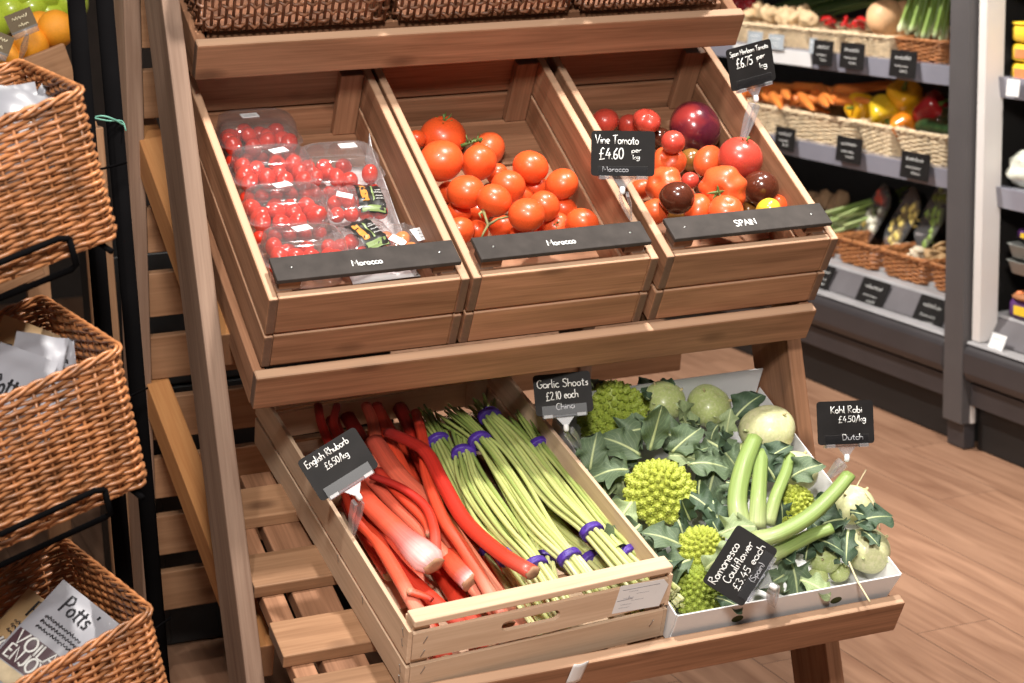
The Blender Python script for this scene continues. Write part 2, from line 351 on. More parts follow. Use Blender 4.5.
# ------------------------------------------------------------------ hand lettering (single strokes, drawn by hand)
def _arc(cx, cy, rx, ry, a0, a1, n=9):
    return [(cx+rx*math.cos(math.radians(a0+(a1-a0)*i/n)), cy+ry*math.sin(math.radians(a0+(a1-a0)*i/n))) for i in range(n+1)]
GL = {
 'a': (.5, [_arc(.22, .25, .2, .24, 60, 360)+[(.42, .48), (.44, .02)]]), 'b': (.48, [[(.04, .95), (.05, .02)]+_arc(.22, .23, .19, .23, 190, 510)[2:]]),
 'c': (.42, [_arc(.24, .25, .2, .25, 50, 320)]), 'd': (.52, [_arc(.22, .24, .2, .23, 40, 340), [(.43, .95), (.43, .0)]]),
 'e': (.46, [[(.05, .27), (.4, .3)]+_arc(.23, .27, .18, .24, 10, 310)]), 'f': (.36, [[(.36, .9), (.24, .98), (.16, .8), (.15, .0)], [(.0, .5), (.33, .52)]]),
 'g': (.48, [_arc(.22, .26, .19, .22, 30, 350), [(.42, .48), (.41, -.2), (.25, -.36), (.05, -.25)]]), 'h': (.48, [[(.05, .97), (.05, 0)], [(.05, .3), (.2, .48), (.38, .42), (.41, 0)]]),
 'i': (.2, [[(.08, .48), (.09, 0)], [(.09, .68), (.1, .72)]]), 'j': (.25, [[(.15, .48), (.14, -.25), (0, -.35)]]), 'k': (.44, [[(.05, .97), (.05, 0)], [(.38, .5), (.07, .22), (.4, 0)]]),
 'l': (.22, [[(.08, .97), (.08, .08), (.18, 0)]]), 'm': (.7, [[(.04, .48), (.05, 0)], [(.05, .35), (.2, .5), (.3, .38), (.32, 0)], [(.32, .35), (.48, .5), (.6, .38), (.62, 0)]]),
 'n': (.48, [[(.04, .48), (.05, 0)], [(.05, .33), (.22, .5), (.38, .4), (.4, 0)]]), 'o': (.48, [_arc(.22, .25, .19, .24, 80, 450)]), 'p': (.48, [[(.05, .48), (.04, -.35)]+[], _arc(.23, .26, .19, .22, 150, -170)]),
 'r': (.36, [[(.05, .48), (.06, 0)], [(.06, .3), (.2, .48), (.33, .46)]]), 's': (.4, [[(.34, .45), (.15, .48), (.07, .36), (.3, .2), (.28, .04), (.04, .03)]]),
 't': (.36, [[(.16, .8), (.15, .05), (.3, .02)], [(.0, .55), (.32, .56)]]), 'u': (.48, [[(.04, .48), (.07, .08), (.25, .02), (.38, .2), (.4, .48), (.41, 0)]]), 'v': (.42, [[(.02, .48), (.2, 0), (.4, .48)]]),
 'w': (.6, [[(.02, .48), (.15, 0), (.3, .35), (.43, 0), (.57, .48)]]), 'y': (.45, [[(.03, .48), (.2, .05)], [(.4, .48), (.1, -.35)]]),
 'V': (.6, [[(.0, .98), (.25, 0), (.55, 1)]]), 'T': (.6, [[(.0, .9), (.6, 1)], [(.3, .95), (.28, 0)]]), 'M': (.78, [[(.05, 0), (.12, .95), (.37, .3), (.62, .95), (.7, 0)]]),
 'S': (.56, [[(.5, .85), (.35, .98), (.12, .9), (.1, .65), (.42, .4), (.46, .12), (.25, 0), (.03, .12)]]), 'P': (.55, [[(.08, 0), (.08, .95), (.35, .97), (.48, .75), (.35, .5), (.08, .47)]]),
 'A': (.62, [[(.0, 0), (.3, 1), (.56, 0)], [(.12, .38), (.46, .38)]]), 'I': (.2, [[(.1, 0), (.1, .95)]]), 'N': (.64, [[(.06, 0), (.08, .95), (.5, .05), (.54, .98)]]),
 'E': (.54, [[(.48, .95), (.1, .92), (.08, 0), (.48, .04)], [(.08, .5), (.4, .52)]]), 'R': (.58, [[(.08, 0), (.08, .96), (.38, .95), (.48, .72), (.1, .48), (.52, 0)]]),
 'G': (.64, [_arc(.32, .48, .28, .48, 50, 330)+[(.58, .42), (.36, .42)]]), 'C': (.58, [_arc(.32, .48, .28, .48, 55, 310)]), 'K': (.56, [[(.08, 0), (.08, .97)], [(.5, .95), (.1, .45), (.52, 0)]]),
 'D': (.62, [[(.08, 0), (.08, .95), (.38, .9), (.55, .5), (.38, .06), (.08, 0)]]), 'H': (.6, [[(.06, 0), (.06, .95)], [(.52, .95), (.52, 0)], [(.06, .48), (.52, .5)]]), 'B': (.56, [[(.08, 0), (.08, .95), (.4, .9), (.4, .6), (.08, .5), (.48, .35), (.4, .04), (.08, 0)]]),
 'O': (.68, [_arc(.33, .48, .29, .48, 90, 450, 14)]), 'L': (.5, [[(.08, .95), (.08, .03), (.46, .03)]]), 'J': (.5, [[(.4, .95), (.4, .2), (.25, 0), (.05, .12)]]), 'Y': (.56, [[(.02, .95), (.28, .48), (.54, .95)], [(.28, .48), (.28, 0)]]),
 '!': (.2, [[(.1, .95), (.1, .3)], [(.1, .05), (.1, 0)]]), "'": (.15, [[(.08, 1), (.05, .8)]]), '.': (.18, [[(.06, .02), (.1, .04)]]), '/': (.4, [[(.0, -.1), (.36, 1)]]), '(': (.26, [[(.22, 1), (.08, .5), (.2, -.1)]]), ')': (.26, [[(.04, 1), (.18, .5), (.06, -.1)]]),
 '£': (.58, [[(.5, .85), (.36, .97), (.22, .85), (.2, .1), (.04, .0), (.52, .03)], [(.04, .48), (.4, .48)]]), '0': (.5, [_arc(.22, .47, .19, .46, 90, 450, 12)]), '1': (.28, [[(.02, .75), (.15, .95), (.15, 0)]]), '2': (.5, [[(.04, .75), (.15, .95), (.38, .88), (.36, .6), (.03, .02), (.46, .04)]]),
 '3': (.48, [[(.04, .9), (.25, .97), (.38, .75), (.16, .52), (.4, .3), (.25, 0), (.03, .1)]]), '4': (.52, [[(.3, .97), (.03, .35), (.47, .38)], [(.36, .6), (.34, 0)]]), '5': (.5, [[(.44, .95), (.1, .93), (.08, .55), (.34, .52), (.4, .2), (.2, 0), (.03, .08)]]),
 '6': (.48, [[(.36, .95), (.1, .6), (.05, .2)]+_arc(.22, .2, .17, .2, 180, 520)]), '7': (.46, [[(.03, .93), (.44, .95), (.15, 0)]]), '9': (.46, [_arc(.2, .7, .17, .22, 0, 360)+[(.36, .3), (.25, 0)]]), ' ': (.32, []), ',': (.18, [[(.1, .05), (.04, -.12)]]),
}
def lettering(mb, text, x, y, h, slope=0.0, r=None, wob=.02, fit=None, z=.0006):
    """strokes on the XY plane; (x, y) = start of the base line, h = capital height, fit = total width"""
    wd = sum(GL[c][0] for c in text)*h*1.08; kx = fit/wd if fit else 1.0; r = r or h*.055; px = 0
    for ch in text:
        adv, st = GL[ch]
        for pl in st:
            if len(pl) < 2: continue
            pts = []
            for (a, b) in pl:
                gx, gy = (px+a*h*1.08)*kx, b*h+random.uniform(-wob, wob)*h
                pts.append((x+gx, y+gy+gx*slope, z))
            mb.tube(pts, r, 5, squash=.35, up=(0, 0, 1))
        px += adv*h*1.08
    return mb
def scribble(mb, x, y, wdt, h, r, z=.0006):
    n = max(5, int(wdt/h*4)); mb.tube([(x+wdt*i/n, y+h*(.5+.5*math.sin(i*2.3+x*900))*random.uniform(.4, 1), z) for i in range(n+1)], r, 4, squash=.35, up=(0, 0, 1))

# ------------------------------------------------------------------ the setting
def floor_material():
    m, nt, b = nodes('floor_laminate'); L = nt.links; N = nt.nodes.new
    b.inputs['Roughness'].default_value = .42
    tc = N('ShaderNodeTexCoord'); mp = N('ShaderNodeMapping'); mp.inputs['Rotation'].default_value = (0, 0, PI/2); L.new(tc.outputs['Object'], mp.inputs['Vector'])
    br = N('ShaderNodeTexBrick'); br.inputs['Scale'].default_value = 1; br.inputs['Brick Width'].default_value = 1.2; br.inputs['Row Height'].default_value = .19
    br.inputs['Mortar Size'].default_value = .0012; br.inputs['Color1'].default_value = (0, 0, 0, 1); br.inputs['Color2'].default_value = (1, 1, 1, 1); br.inputs['Mortar'].default_value = (.3, .3, .3, 1)
    br.offset = .37; L.new(mp.outputs[0], br.inputs['Vector'])
    m2 = N('ShaderNodeMapping'); m2.inputs['Scale'].default_value = (1.3, 16, 1); L.new(mp.outputs[0], m2.inputs['Vector'])
    ad = N('ShaderNodeVectorMath'); ad.operation = 'MULTIPLY_ADD'; ad.inputs[1].default_value = (7, 13, 3); L.new(br.outputs['Color'], ad.inputs[0]); L.new(m2.outputs[0], ad.inputs[2])
    nz = N('ShaderNodeTexNoise'); nz.inputs['Scale'].default_value = 1.5; nz.inputs['Detail'].default_value = 6; nz.inputs['Distortion'].default_value = 1.2; L.new(ad.outputs[0], nz.inputs['Vector'])
    rp = N('ShaderNodeValToRGB'); rp.color_ramp.elements[0].position = .3; rp.color_ramp.elements[1].position = .72
    rp.color_ramp.elements[0].color = (.23, .115, .068, 1); rp.color_ramp.elements[1].color = (.40, .225, .142, 1); L.new(nz.outputs['Fac'], rp.inputs[0])
    hs = N('ShaderNodeHueSaturation'); mr = N('ShaderNodeMapRange'); mr.inputs[3].default_value = .9; mr.inputs[4].default_value = 1.1; L.new(br.outputs['Color'], mr.inputs[0]); L.new(mr.outputs[0], hs.inputs['Value']); L.new(rp.outputs[0], hs.inputs['Color'])
    mc = N('ShaderNodeMix'); mc.data_type = 'RGBA'; L.new(br.outputs['Fac'], mc.inputs['Factor']); L.new(hs.outputs[0], mc.inputs['A']); mc.inputs['B'].default_value = (.10, .05, .03, 1)
    L.new(mc.outputs['Result'], b.inputs['Base Color'])
    return m
FLOOR = floor_material()
DARKWALL = plain('dark_wall_paint', (.045, .035, .03), rough=.8)
struct('floor', MB().box((.6, 1.0, -.02), (6.4, 8.4, .04)).mesh('floor', FLOOR, False))
struct('wall_back', MB().box((.6, 5.2, 1.45), (6.4, .08, 2.9)).mesh('wall_back', DARKWALL, False))
struct('wall_right', MB().box((3.76, 1.0, 1.45), (.08, 8.4, 2.9)).mesh('wall_right', DARKWALL, False))

# ------------------------------------------------------------------ the wooden A-frame stand
stand = thing('display_stand', T(0, 0, 0), 'tiered A-frame stand of brown planks carrying the crates, in the middle of the photo', 'display stand')
RH, RT_ = .0694, .0215
for M, x0, x1, th in ((TOP, .0, 1.004, TH), (MID, .0, 1.004, TH)):
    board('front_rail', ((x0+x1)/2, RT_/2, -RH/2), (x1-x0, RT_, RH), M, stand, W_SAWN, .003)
BOTR = frame((0, -.2957, .4112), .5)
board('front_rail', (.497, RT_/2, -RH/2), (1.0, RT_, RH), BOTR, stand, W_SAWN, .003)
for M, d in ((TOP, .34), (MID, .58)):
    for x in (.011, .992): board('side_rail', (x, RT_+d/2, -.042), (.02, d, .074), M, stand, W_STAND, axis=1)
    for k in range(4): board('shelf_slat', (.502, .08+k*(d-.1)/3, -.014), (.95, .07, .018), M, stand, W_STAND)
for x0, wd in ((.012, .036), (.078, .07), (.93, .07), (.985, .03)):
    board('bearer', (x0, RT_+.32, -.062), (wd, .63, .03), BOT, stand, W_STAND, axis=1)
for s in (.068, .2, .37, .546):
    board('shelf_slat', (.49, s, -.035), (1.02, .083, .024), BOT, stand, W_BACK)
def post(x, y0, z0, y1, z1, wdt, mat):
    d = Vector((0, y1-y0, z1-z0)).normalized()
    plank_between('post', (x, y0, z0), (x, y1, z1), wdt, .03, (0, 1, 0), stand, mat, .003)
LEAN = .2575
def fy(z): return .2606+(z-1.4248)*LEAN
for x, zt in ((-.036, 1.66), (1.012, .775)):
    post(x, fy(0.012)+.07, .012, fy(zt)+.07, zt, .136, W_GREY if x < 0 else W_STAND)
for x in (-.036, .90): post(x, .578+.2245*1.402+.062, .012, .578-.2245*.246+.062, 1.66, .12, W_GREY)
for k in range(11):
    z = 1.50-k*.128; y = .578+.2245*(1.414-z)+.016
    plank_between('back_slat', (-.02, y, z), (1.02 if z > .78 else 1.13, y, z), .09, .018, (0, -.2245, 1), stand, W_BACK)
for (ya, za, yb, zb) in ((.80, 1.215, .18, .86), (.88, .70, .06, .36)):
    for x in (-.008,): plank_between('brace', (x, ya, za), (x, yb, zb), .07, .045, (0, .4, 1), stand, W_ORANGE)

# ------------------------------------------------------------------ the three wooden crates on the middle shelf
CW, CD, CH = .326, .565, .152
def wooden_crate(x0, label, word, lx, lh):
    M = MID @ T(x0, RT_+.0005, .0)
    t = thing('wooden_crate', M, label, 'crate', 'brown slatted crates on the middle shelf')
    b = .015
    tiers = ((.002, .067), (.0735, CH-.005))
    for (a, c) in tiers:
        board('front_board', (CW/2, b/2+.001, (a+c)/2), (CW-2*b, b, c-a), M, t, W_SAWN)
        board('back_board', (CW/2, CD-b/2, (a+c)/2), (CW-2*b, b, c-a), M, t, W_STAND)
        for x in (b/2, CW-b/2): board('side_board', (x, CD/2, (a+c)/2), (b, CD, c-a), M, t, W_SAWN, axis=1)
    for k in range(4): board('base_slat', (CW/2, b+.005+(k+.5)*(CD-2*b-.01)/4, .008), (CW-2*b, (CD-2*b-.01)/4-.006, .011), M, t, W_STAND)
    for (x, y) in ((CW-b-.022, CD-b-.01), (b+.014, b+.012), (CW-b-.014, b+.012)):
        board('corner_post', (x, y, .08), (.042 if y > .3 else .026, .018, .132), M, t, W_STAND, axis=2)
    nb = M @ T(CW/2+.0, .062-RT_, .1685)
    o = part('name_board', MB().box((0, 0, 0), (CW-.028, .052, .008)).mesh('name_board', BLACKPAINT, False), nb, t, .0015, 'black painted name board with %s chalked on it' % word)
    mb = MB(); lettering(mb, word, lx, -.012, lh, 0, r=.0014, z=.0048)
    part('lettering', mb.mesh('lettering', CHALK), nb, o)
    for sx in (-.12, .12): part('screw', MB().lathe([(.0025, 0), (.002, .0009), (0, .001)], 10, T(sx, 0, .0041)).mesh('screw', STEEL), nb, o)
    for x in (.038, CW-.038): board('cleat', (x, .062-RT_, .1535), (.036, .036, .021), M, t, W_STAND)
    return t
MOR = 'Morocco'
wooden_crate(.012, 'brown slatted crate holding the cherry tomato punnets, leftmost on the middle shelf', MOR, -.026, .0135)
wooden_crate(.343, 'brown slatted crate full of round red vine tomatoes, centre of the middle shelf', MOR, -.030, .0135)
wooden_crate(.683, 'brown slatted crate full of mixed coloured tomatoes, its black board reads Spain', 'SPAIN', -.03, .015)
def mid_crate(x0): return MID @ T(x0, RT_, 0)

# ------------------------------------------------------------------ pine crate and cardboard box on the bottom shelf
PF = frame((BOT @ Vector((.134, .027, -.021))), THB-.03, .055)
PW, PD, PH = .432, .71, .15
def pine_crate():
    t = thing('pine_crate', PF, 'pale pine crate of rhubarb and garlic shoots on the bottom shelf', 'crate')
    th = .007
    def hand_board(z0, z1, y):
        # front board with a rounded hand hole: outline made of an upper and a lower half meeting at the hole
        mb = MB(); x0, x1, hx0, hx1, hz, hr = 0, PW, .155, .235, (z0+z1)/2+.004, .0095
        n = 8; circ = []
        for k in range(n+1): a = PI/2-PI*k/n; circ.append((hx1+hr*math.cos(a), hz+hr*math.sin(a)))
        for k in range(n+1): a = -PI/2-PI*k/n; circ.append((hx0+hr*math.cos(a), hz+hr*math.sin(a)))
        outer = []
        for (cx, cz) in circ:
            dx, dz = cx-(hx0+hx1)/2, cz-hz
            outer.append((cx, z1 if dz > 0 else z0) if abs(dz) > hr*.999 else (x1 if dx > 0 else x0, hz+dz/hr*(z1-z0)/2*.999))
        m = len(circ); vs = [(x, y, z) for x, z in circ]+[(x, y, z) for x, z in outer]+[(x, y+th, z) for x, z in circ]+[(x, y+th, z) for x, z in outer]
        for p in range(len(vs)):
            if p % (2*m) >= m: vs[p] = (vs[p][0], vs[p][1], min(max(vs[p][2], z0), z1))
        fs = []
        for k in range(m):
            j = (k+1) % m
            fs += [(k, j, m+j, m+k), (2*m+k, 3*m+k, 3*m+j, 2*m+j), (k, 2*m+k, 2*m+j, j), (m+k, m+j, 3*m+j, 3*m+k)]
        mb.add(vs, fs)
        return mb
    part('front_board', hand_board(.068, .122, -th).mesh('front_board', W_PINE, False), PF, t, label='pine front board with a hand hole')
    board('front_board', (PW/2, -th/2, .034), (PW, th, .054), PF, t, W_PINE, .001)
    board('top_batten', (PW/2+.002, .007, .1405), (PW+.004, .03, .012), PF, t, W_PINE, .002)
    for (a, c) in ((.006, .060), (.068, .128)):
        for x in (-th/2-.0005, PW+th/2+.0005): board('side_board', (x, PD/2-.006, (a+c)/2), (th, PD, c-a), PF, t, W_PINE, .001, axis=1)
        board('back_board', (PW/2, PD-.002, (a+c)/2), (PW, th, c-a), PF, t, W_PINE, .001)
    for k in range(4): board('base_slat', (PW/2, .08+k*.178, .003), (PW-.004, .14, .006), PF, t, W_PINE, .0008)
    for x, sx in ((.002, 1), (PW-.002, -1)):
        for y, sy in ((.002, 1), (PD-.008, -1)):
            part('corner_block', MB().prism([(x, y), (x+sx*.028, y), (x, y+sy*.028)], .006, .134).mesh('corner_block', W_PINE, False), PF, t)
    for (x, z) in ((.02, .108), (.017, .083), (.02, .05), (PW-.02, .106), (PW-.02, .04)):
        part('staple', MB().tube([(x-.003, -th-.0005, z-.006), (x-.0026, -th-.0012, z-.005), (x+.0026, -th-.0012, z+.005), (x+.003, -th-.0005, z+.006)], .0007, 5).mesh('staple', STEEL), PF, t)
    for (y, z) in ((.012, .115), (.012, .095), (.012, .045), (.012, .025), (.17, .056), (.28, .056)):
        part('staple', MB().tube([(-th-.001, y-.002, z-.006), (-th-.0018, y-.002, z-.005), (-th-.0018, y+.002, z+.005), (-th-.001, y+.002, z+.006)], .0008, 5).mesh('staple', STEEL), PF, t)
    lb = PF @ basis((PW-.047, -th-.0008, .100), (1, 0, 0), (.05, 0, 1), (0, -1, 0))
    o = part('paper_label', MB().prism([(-.048, -.025), (.036, -.026), (.046, .014), (.036, .026), (-.040, .027)], -.0004, .0004).mesh('paper_label', PAPER, False), lb, t, label='white printed paper label stapled to the crate')
    mb = MB(); mb.tube([(-.035, .018, .0006), (.03, .019, .0006)], .0005, 4, squash=.3); mb.tube([(-.042, -.002, .0006), (-.015, -.0005, .0006)], .0006, 4, squash=.3); mb.tube([(-.022, -.001, .0006), (-.022, .006, .0006)], .0005, 4, squash=.3)
    for k in range(6): scribble(mb, -.038+random.uniform(0, .03), .013-k*.006, random.uniform(.015, .03), .0018, .00022)
    part('print', mb.mesh('print', PRINT), lb, o)
pine_crate()

BF = frame((BOT @ Vector((.578, .034, -.0195))), .395, 0)
BW, BD = .398, .50
BOXW = plain('white_cardboard', (.70, .69, .69), rough=.7, var=.03)
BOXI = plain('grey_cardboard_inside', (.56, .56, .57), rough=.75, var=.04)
def carton():
    t = thing('cardboard_box', BF, 'white open cardboard box of romanesco and kohlrabi on the bottom shelf', 'box')
    fl = .014; hf, hs, hb = .064, .078, .12; k = .0028
    def panel(name, A, B, Cc, D, inner):
        A, B, Cc, D = map(Vector, (A, B, Cc, D)); n = (B-A).cross(D-A).normalized()
        vs = [A, B, Cc, D]+[v+n*k for v in (A, B, Cc, D)]
        part(name, MB().add(vs, [(3, 2, 1, 0), (4, 5, 6, 7), (0, 1, 5, 4), (1, 2, 6, 5), (2, 3, 7, 6), (3, 0, 4, 7)]).mesh(name, inner, False), BF, t, .0006)
    panel('front_panel', (0, 0, 0), (BW, 0, 0), (BW+fl, -fl*.6, hf), (0, -fl*.6, hf), BOXW)
    panel('side_panel', (BW, 0, 0), (BW, BD, 0), (BW+fl, BD+fl*.6, hs), (BW+fl, -fl*.6, hf), BOXW)
    panel('side_panel', (0, BD, 0), (0, 0, 0), (-fl*.0, -fl*.6, hf), (-fl*.0, BD+fl*.6, hs), BOXW)
    panel('back_panel', (BW, BD, 0), (0, BD, 0), (-fl*.0, BD+fl*.6, hb), (BW+fl, BD+fl*.6, hb), BOXI)
    part('base', MB().box((BW/2, BD/2, .002), (BW, BD, .003)).mesh('base', BOXI, False), BF, t)
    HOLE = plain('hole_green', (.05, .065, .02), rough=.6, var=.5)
    for x in (.115, .298):
        h = BF @ basis((x, -.0125, .027), (1, 0, 0), (0, -.13, 1), (0, -1, -.13))
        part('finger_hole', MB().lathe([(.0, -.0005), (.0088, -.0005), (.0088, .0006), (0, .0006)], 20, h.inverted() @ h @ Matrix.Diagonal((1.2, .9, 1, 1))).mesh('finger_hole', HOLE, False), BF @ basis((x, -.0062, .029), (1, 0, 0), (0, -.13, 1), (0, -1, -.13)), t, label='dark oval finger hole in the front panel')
carton()

# ------------------------------------------------------------------ price tags
def price_tag(M, clip, lines, label, W=.105, H=.074, slip=None, flip=1):
    """M: card frame (X right, Y up, Z to the viewer, origin at the card's centre); clip: world point that the clip bites"""
    t = thing('price_tag', M, label, 'price tag')
    r = .006; pl = []
    for cx, cyy, a0 in ((W/2-r, H/2-r, 0), (-W/2+r, H/2-r, 90), (-W/2+r, -H/2+r, 180), (W/2-r, -H/2+r, 270)):
        pl += [(cx+r*math.cos(math.radians(a0+k*30)), cyy+r*math.sin(math.radians(a0+k*30))) for k in range(4)]
    part('card', MB().prism(pl, -.0008, .0008).mesh('card', CARD, False), M, t)
    mb = MB()
    for (text, x, y, h, sl, fit) in lines: lettering(mb, text, x, y, h, sl, fit=fit, z=.0012, r=h*.062)
    part('lettering', mb.mesh('lettering', CHALK), M, t, label='white hand lettering')
    hw = W*.39
    hb = MB(); hb.box((0, -H/2+.006, .0034), (2*hw, .020, .0012)); hb.box((0, -H/2+.006, -.003), (2*hw, .020, .0012)); hb.box((0, -H/2-.0035, 0), (2*hw, .004, .0085))
    part('holder', hb.mesh('holder', CLEAR, False), M, t, .0004)
    gb = MB()
    for x in (-hw+.01, hw-.01): gb.box((x, -H/2-.0025, .001), (.016, .006, .010))
    gb.prism([(-.016, -H/2-.005), (.016, -H/2-.005), (.004, -H/2-.020), (-.004, -H/2-.020)], -.002, .002)
    part('bracket', gb.mesh('bracket', CLEARF, False), M, t, .0006)
    jw = M @ Vector((0, -H/2-.024, 0)); cl = Vector(clip); d = (cl-jw)
    bl = MB().tube([(0, -H/2-.017, 0), (0, -H/2-.020, 0), (0, -H/2-.027, 0), (0, -H/2-.030, 0)], [.003, .0048, .0048, .003], 12)
    part('ball_joint', bl.mesh('ball_joint', WHITEPL), M, t, label='small white swivel joint')
    z = -d.normalized(); side = M.to_3x3() @ Vector((1, 0, 0)); side = (side-z*side.dot(z)).normalized(); C = basis(jw, side, z.cross(side), z)
    L = max(.03, d.length); 
    for sg in (-1, 1):
        p = [(sg*.0035, -.008), (sg*.009, -.010), (sg*.0085, -L*.55), (sg*.002, -L-.006), (sg*.0005, -L-.006), (sg*.0042, -L*.55)]
        part('clip_jaw', MB().prism([(a, b) for a, b in p], -.007, .007, basis((0, 0, 0), (1, 0, 0), (0, 0, 1), (0, -1, 0))).mesh('clip_jaw', CLEARF, False), C, t, .0008)
    return t
def card_frame(px, py, ywall, ang, yaw=0, pitch=0):
    P = at_y(px, py, ywall); z = (EYE-P).normalized()
    M = look_frame(P, z, DN*-1)
    return M @ Ry(yaw) @ Rx(pitch) @ Rz(math.radians(ang))
# each tag bites the crate or box it stands on; the cards face the shopper
clipP = MID @ at(630, 216, MID, .155)
price_tag(card_frame(623, 153.5, clipP.y-.012, -1, .12), clipP, [('Vine Tomato', -.046, .016, .0145, -.02, .072), ('£4.60', -.04, -.010, .019, .02, .042), ('per', .014, .001, .009, .05, .016), ('kg', .016, -.010, .008, .1, .012), ('Morocco', -.034, -.030, .009, .0, .044)],
          'black Vine Tomato price tag clipped between the middle and right tomato crates')
clipP = MID @ at(744, 136, MID, .155)
price_tag(card_frame(751, 65, clipP.y+.0, 11, .72), clipP, [('Spain Heirloom Tomato', -.046, .022, .0095, 0, .09), ('£6.75', -.035, .000, .017, .02, .04), ('per', .014, .006, .010, .05, .02), ('kg', .018, -.010, .010, .0, .018)],
          'black tag priced £6.75 per kg above the right end of the tomato crates')
clipP = PF @ at(352, 532, PF, .128)
price_tag(card_frame(338, 464, clipP.y-.0, 32, 0, -.15), clipP, [('English Rhubarb', -.045, .018, .0125, .02, .078), ('£6.50/kg', -.02, .001, .0115, .02, .042)],
          'black English Rhubarb price tag on the left side of the pine crate')
clipP = PF @ at(580, 447, PF, .128)
price_tag(card_frame(563, 393.5, clipP.y-.0, 5.5, 0, -.1), clipP, [('Garlic Shoots', -.043, .012, .0145, -.02, .088), ('£2.10 each', -.03, -.010, .0145, .03, .056), ('China', -.014, -.027, .011, .02, .032)],
          'black Garlic Shoots price tag between the garlic shoots and the romanesco', W=.098, H=.070)
clipP = BF @ at(772, 604, BF, .058)
price_tag(card_frame(740, 565.5, clipP.y-.045, 58), clipP, [('Romanesco', -.047, .016, .0145, 0, .074), ('Cauliflower', -.034, -.001, .0135, .0, .074), ('£3.45 each', -.036, -.0185, .0125, .0, .082), ('(Spain)', -.012, -.032, .010, 0, .034)],
          'black Romanesco Cauliflower price tag hanging askew on the white box front')
clipP = BF @ at(831, 474, BF, .115)
price_tag(card_frame(845.5, 422.5, clipP.y-.0, 2.5, .45), clipP, [('Kohl Rabi', -.028, .016, .0125, .0, .06), ('£4.50/kg', -.014, .000, .011, .02, .052), ('Dutch', -.008, -.030, .0105, .0, .04)],
          'black Kohl Rabi price tag standing up against the wood floor')

# ------------------------------------------------------------------ tomatoes
TOM = plain('tomato_red', (.80, .098, .022), rough=.34, coat=.18, var=.1, vscale=14, sss=.06)
TOMO = plain('tomato_orange_red', (.74, .105, .028), rough=.34, coat=.2, var=.16, vscale=16, sss=.06)
TOMD = plain('tomato_pinkish_red', (.50, .055, .035), rough=.3, coat=.25, var=.2, vscale=20, sss=.05)
TOMB = plain('tomato_brown', (.09, .022, .011), rough=.2, coat=.5, var=.35, vscale=18)
TOMOL = plain('tomato_olive', (.22, .10, .022), rough=.25, coat=.45, var=.4, vscale=26)
TOMY = plain('tomato_yellow', (.78, .50, .04), rough=.25, coat=.4, var=.12)
TOMP = speckled('tomato_purple', (.075, .009, .020), (.30, .03, .025), scale=.6, amount=.85, rough=.22)
CHERRY = plain('cherry_tomato_red', (.62, .035, .016), rough=.22, coat=.5, var=.15, vscale=30)
CHERRYO = plain('cherry_tomato_orange', (.80, .24, .03), rough=.25, coat=.4, var=.12)
SEPAL = plain('calyx_green', (.10, .15, .035), rough=.6, var=.35, vscale=60)
STEM = plain('vine_stem', (.22, .20, .08), rough=.65, var=.4, vscale=60)
def tomato_mesh(name, lobes=0, amp=.0, flat=.86, dimple=.16, seed=0, seg=32, rings=16):
    rnd = random.Random(seed); ph = rnd.uniform(0, 6)
    def fn(g, r, z):
        k = 1+amp*(math.cos(lobes*g+ph)*.7+math.cos((lobes+2)*g+ph*2)*.4)*min(1, r*1.4) if lobes else 1+.012*math.cos(3*g+ph)
        z2 = z*flat
        top = max(0, 1-r/.45)
        if z > 0: z2 -= dimple*top*top*(1 if not lobes else 1.3)
        else: z2 += dimple*.35*top*top
        return r*k, z2
    pr = [(math.sin(PI*i/rings), -math.cos(PI*i/rings)) for i in range(rings+1)]
    return MB().lathe(pr, seg, None, fn).mesh(name, TOM, weld=True)
def calyx_mesh(n=6, L=.5, seed=1, z0=.70):
    mb = MB(); rnd = random.Random(seed)
    for k in range(n):
        a = 2*PI*k/n+rnd.uniform(-.25, .25); l = L*rnd.uniform(.75, 1.15); lift = rnd.uniform(-.02, .22)
        pts = [(math.cos(a)*l*s, math.sin(a)*l*s, z0+.05+lift*s*s*1.2) for s in (0, .3, .65, 1)]
        mb.tube(pts, [.07, .075, .05, .008], 6, squash=.35, up=(0, 0, 1))
    mb.tube([(0, 0, z0-.02), (.01, .02, z0+.15), (.06, .05, z0+.32)], [.055, .05, .06], 7)
    return mb.mesh('calyx', SEPAL)
ROUND = [tomato_mesh('round_tomato', 0, 0, .88, .14, 3), tomato_mesh('round_tomato', 4, .02, .9, .12, 5)]
RIB = [tomato_mesh('ribbed_tomato', 7, .06, .76, .24, 1, 48), tomato_mesh('ribbed_tomato', 5, .07, .80, .22, 2, 48)]
PLUM = tomato_mesh('plum_tomato', 0, 0, 1.22, .08, 7)
SMALL = tomato_mesh('small_tomato', 0, 0, .95, .06, 9, 20, 11)
CAL = calyx_mesh(); CALS = calyx_mesh(5, .42, 4, .72)
def with_mat(me, mat, cache={}):
    k = (me.name, mat.name)
    if k not in cache: c = me.copy(); c.materials.clear(); c.materials.append(mat); cache[k] = c
    return cache[k]
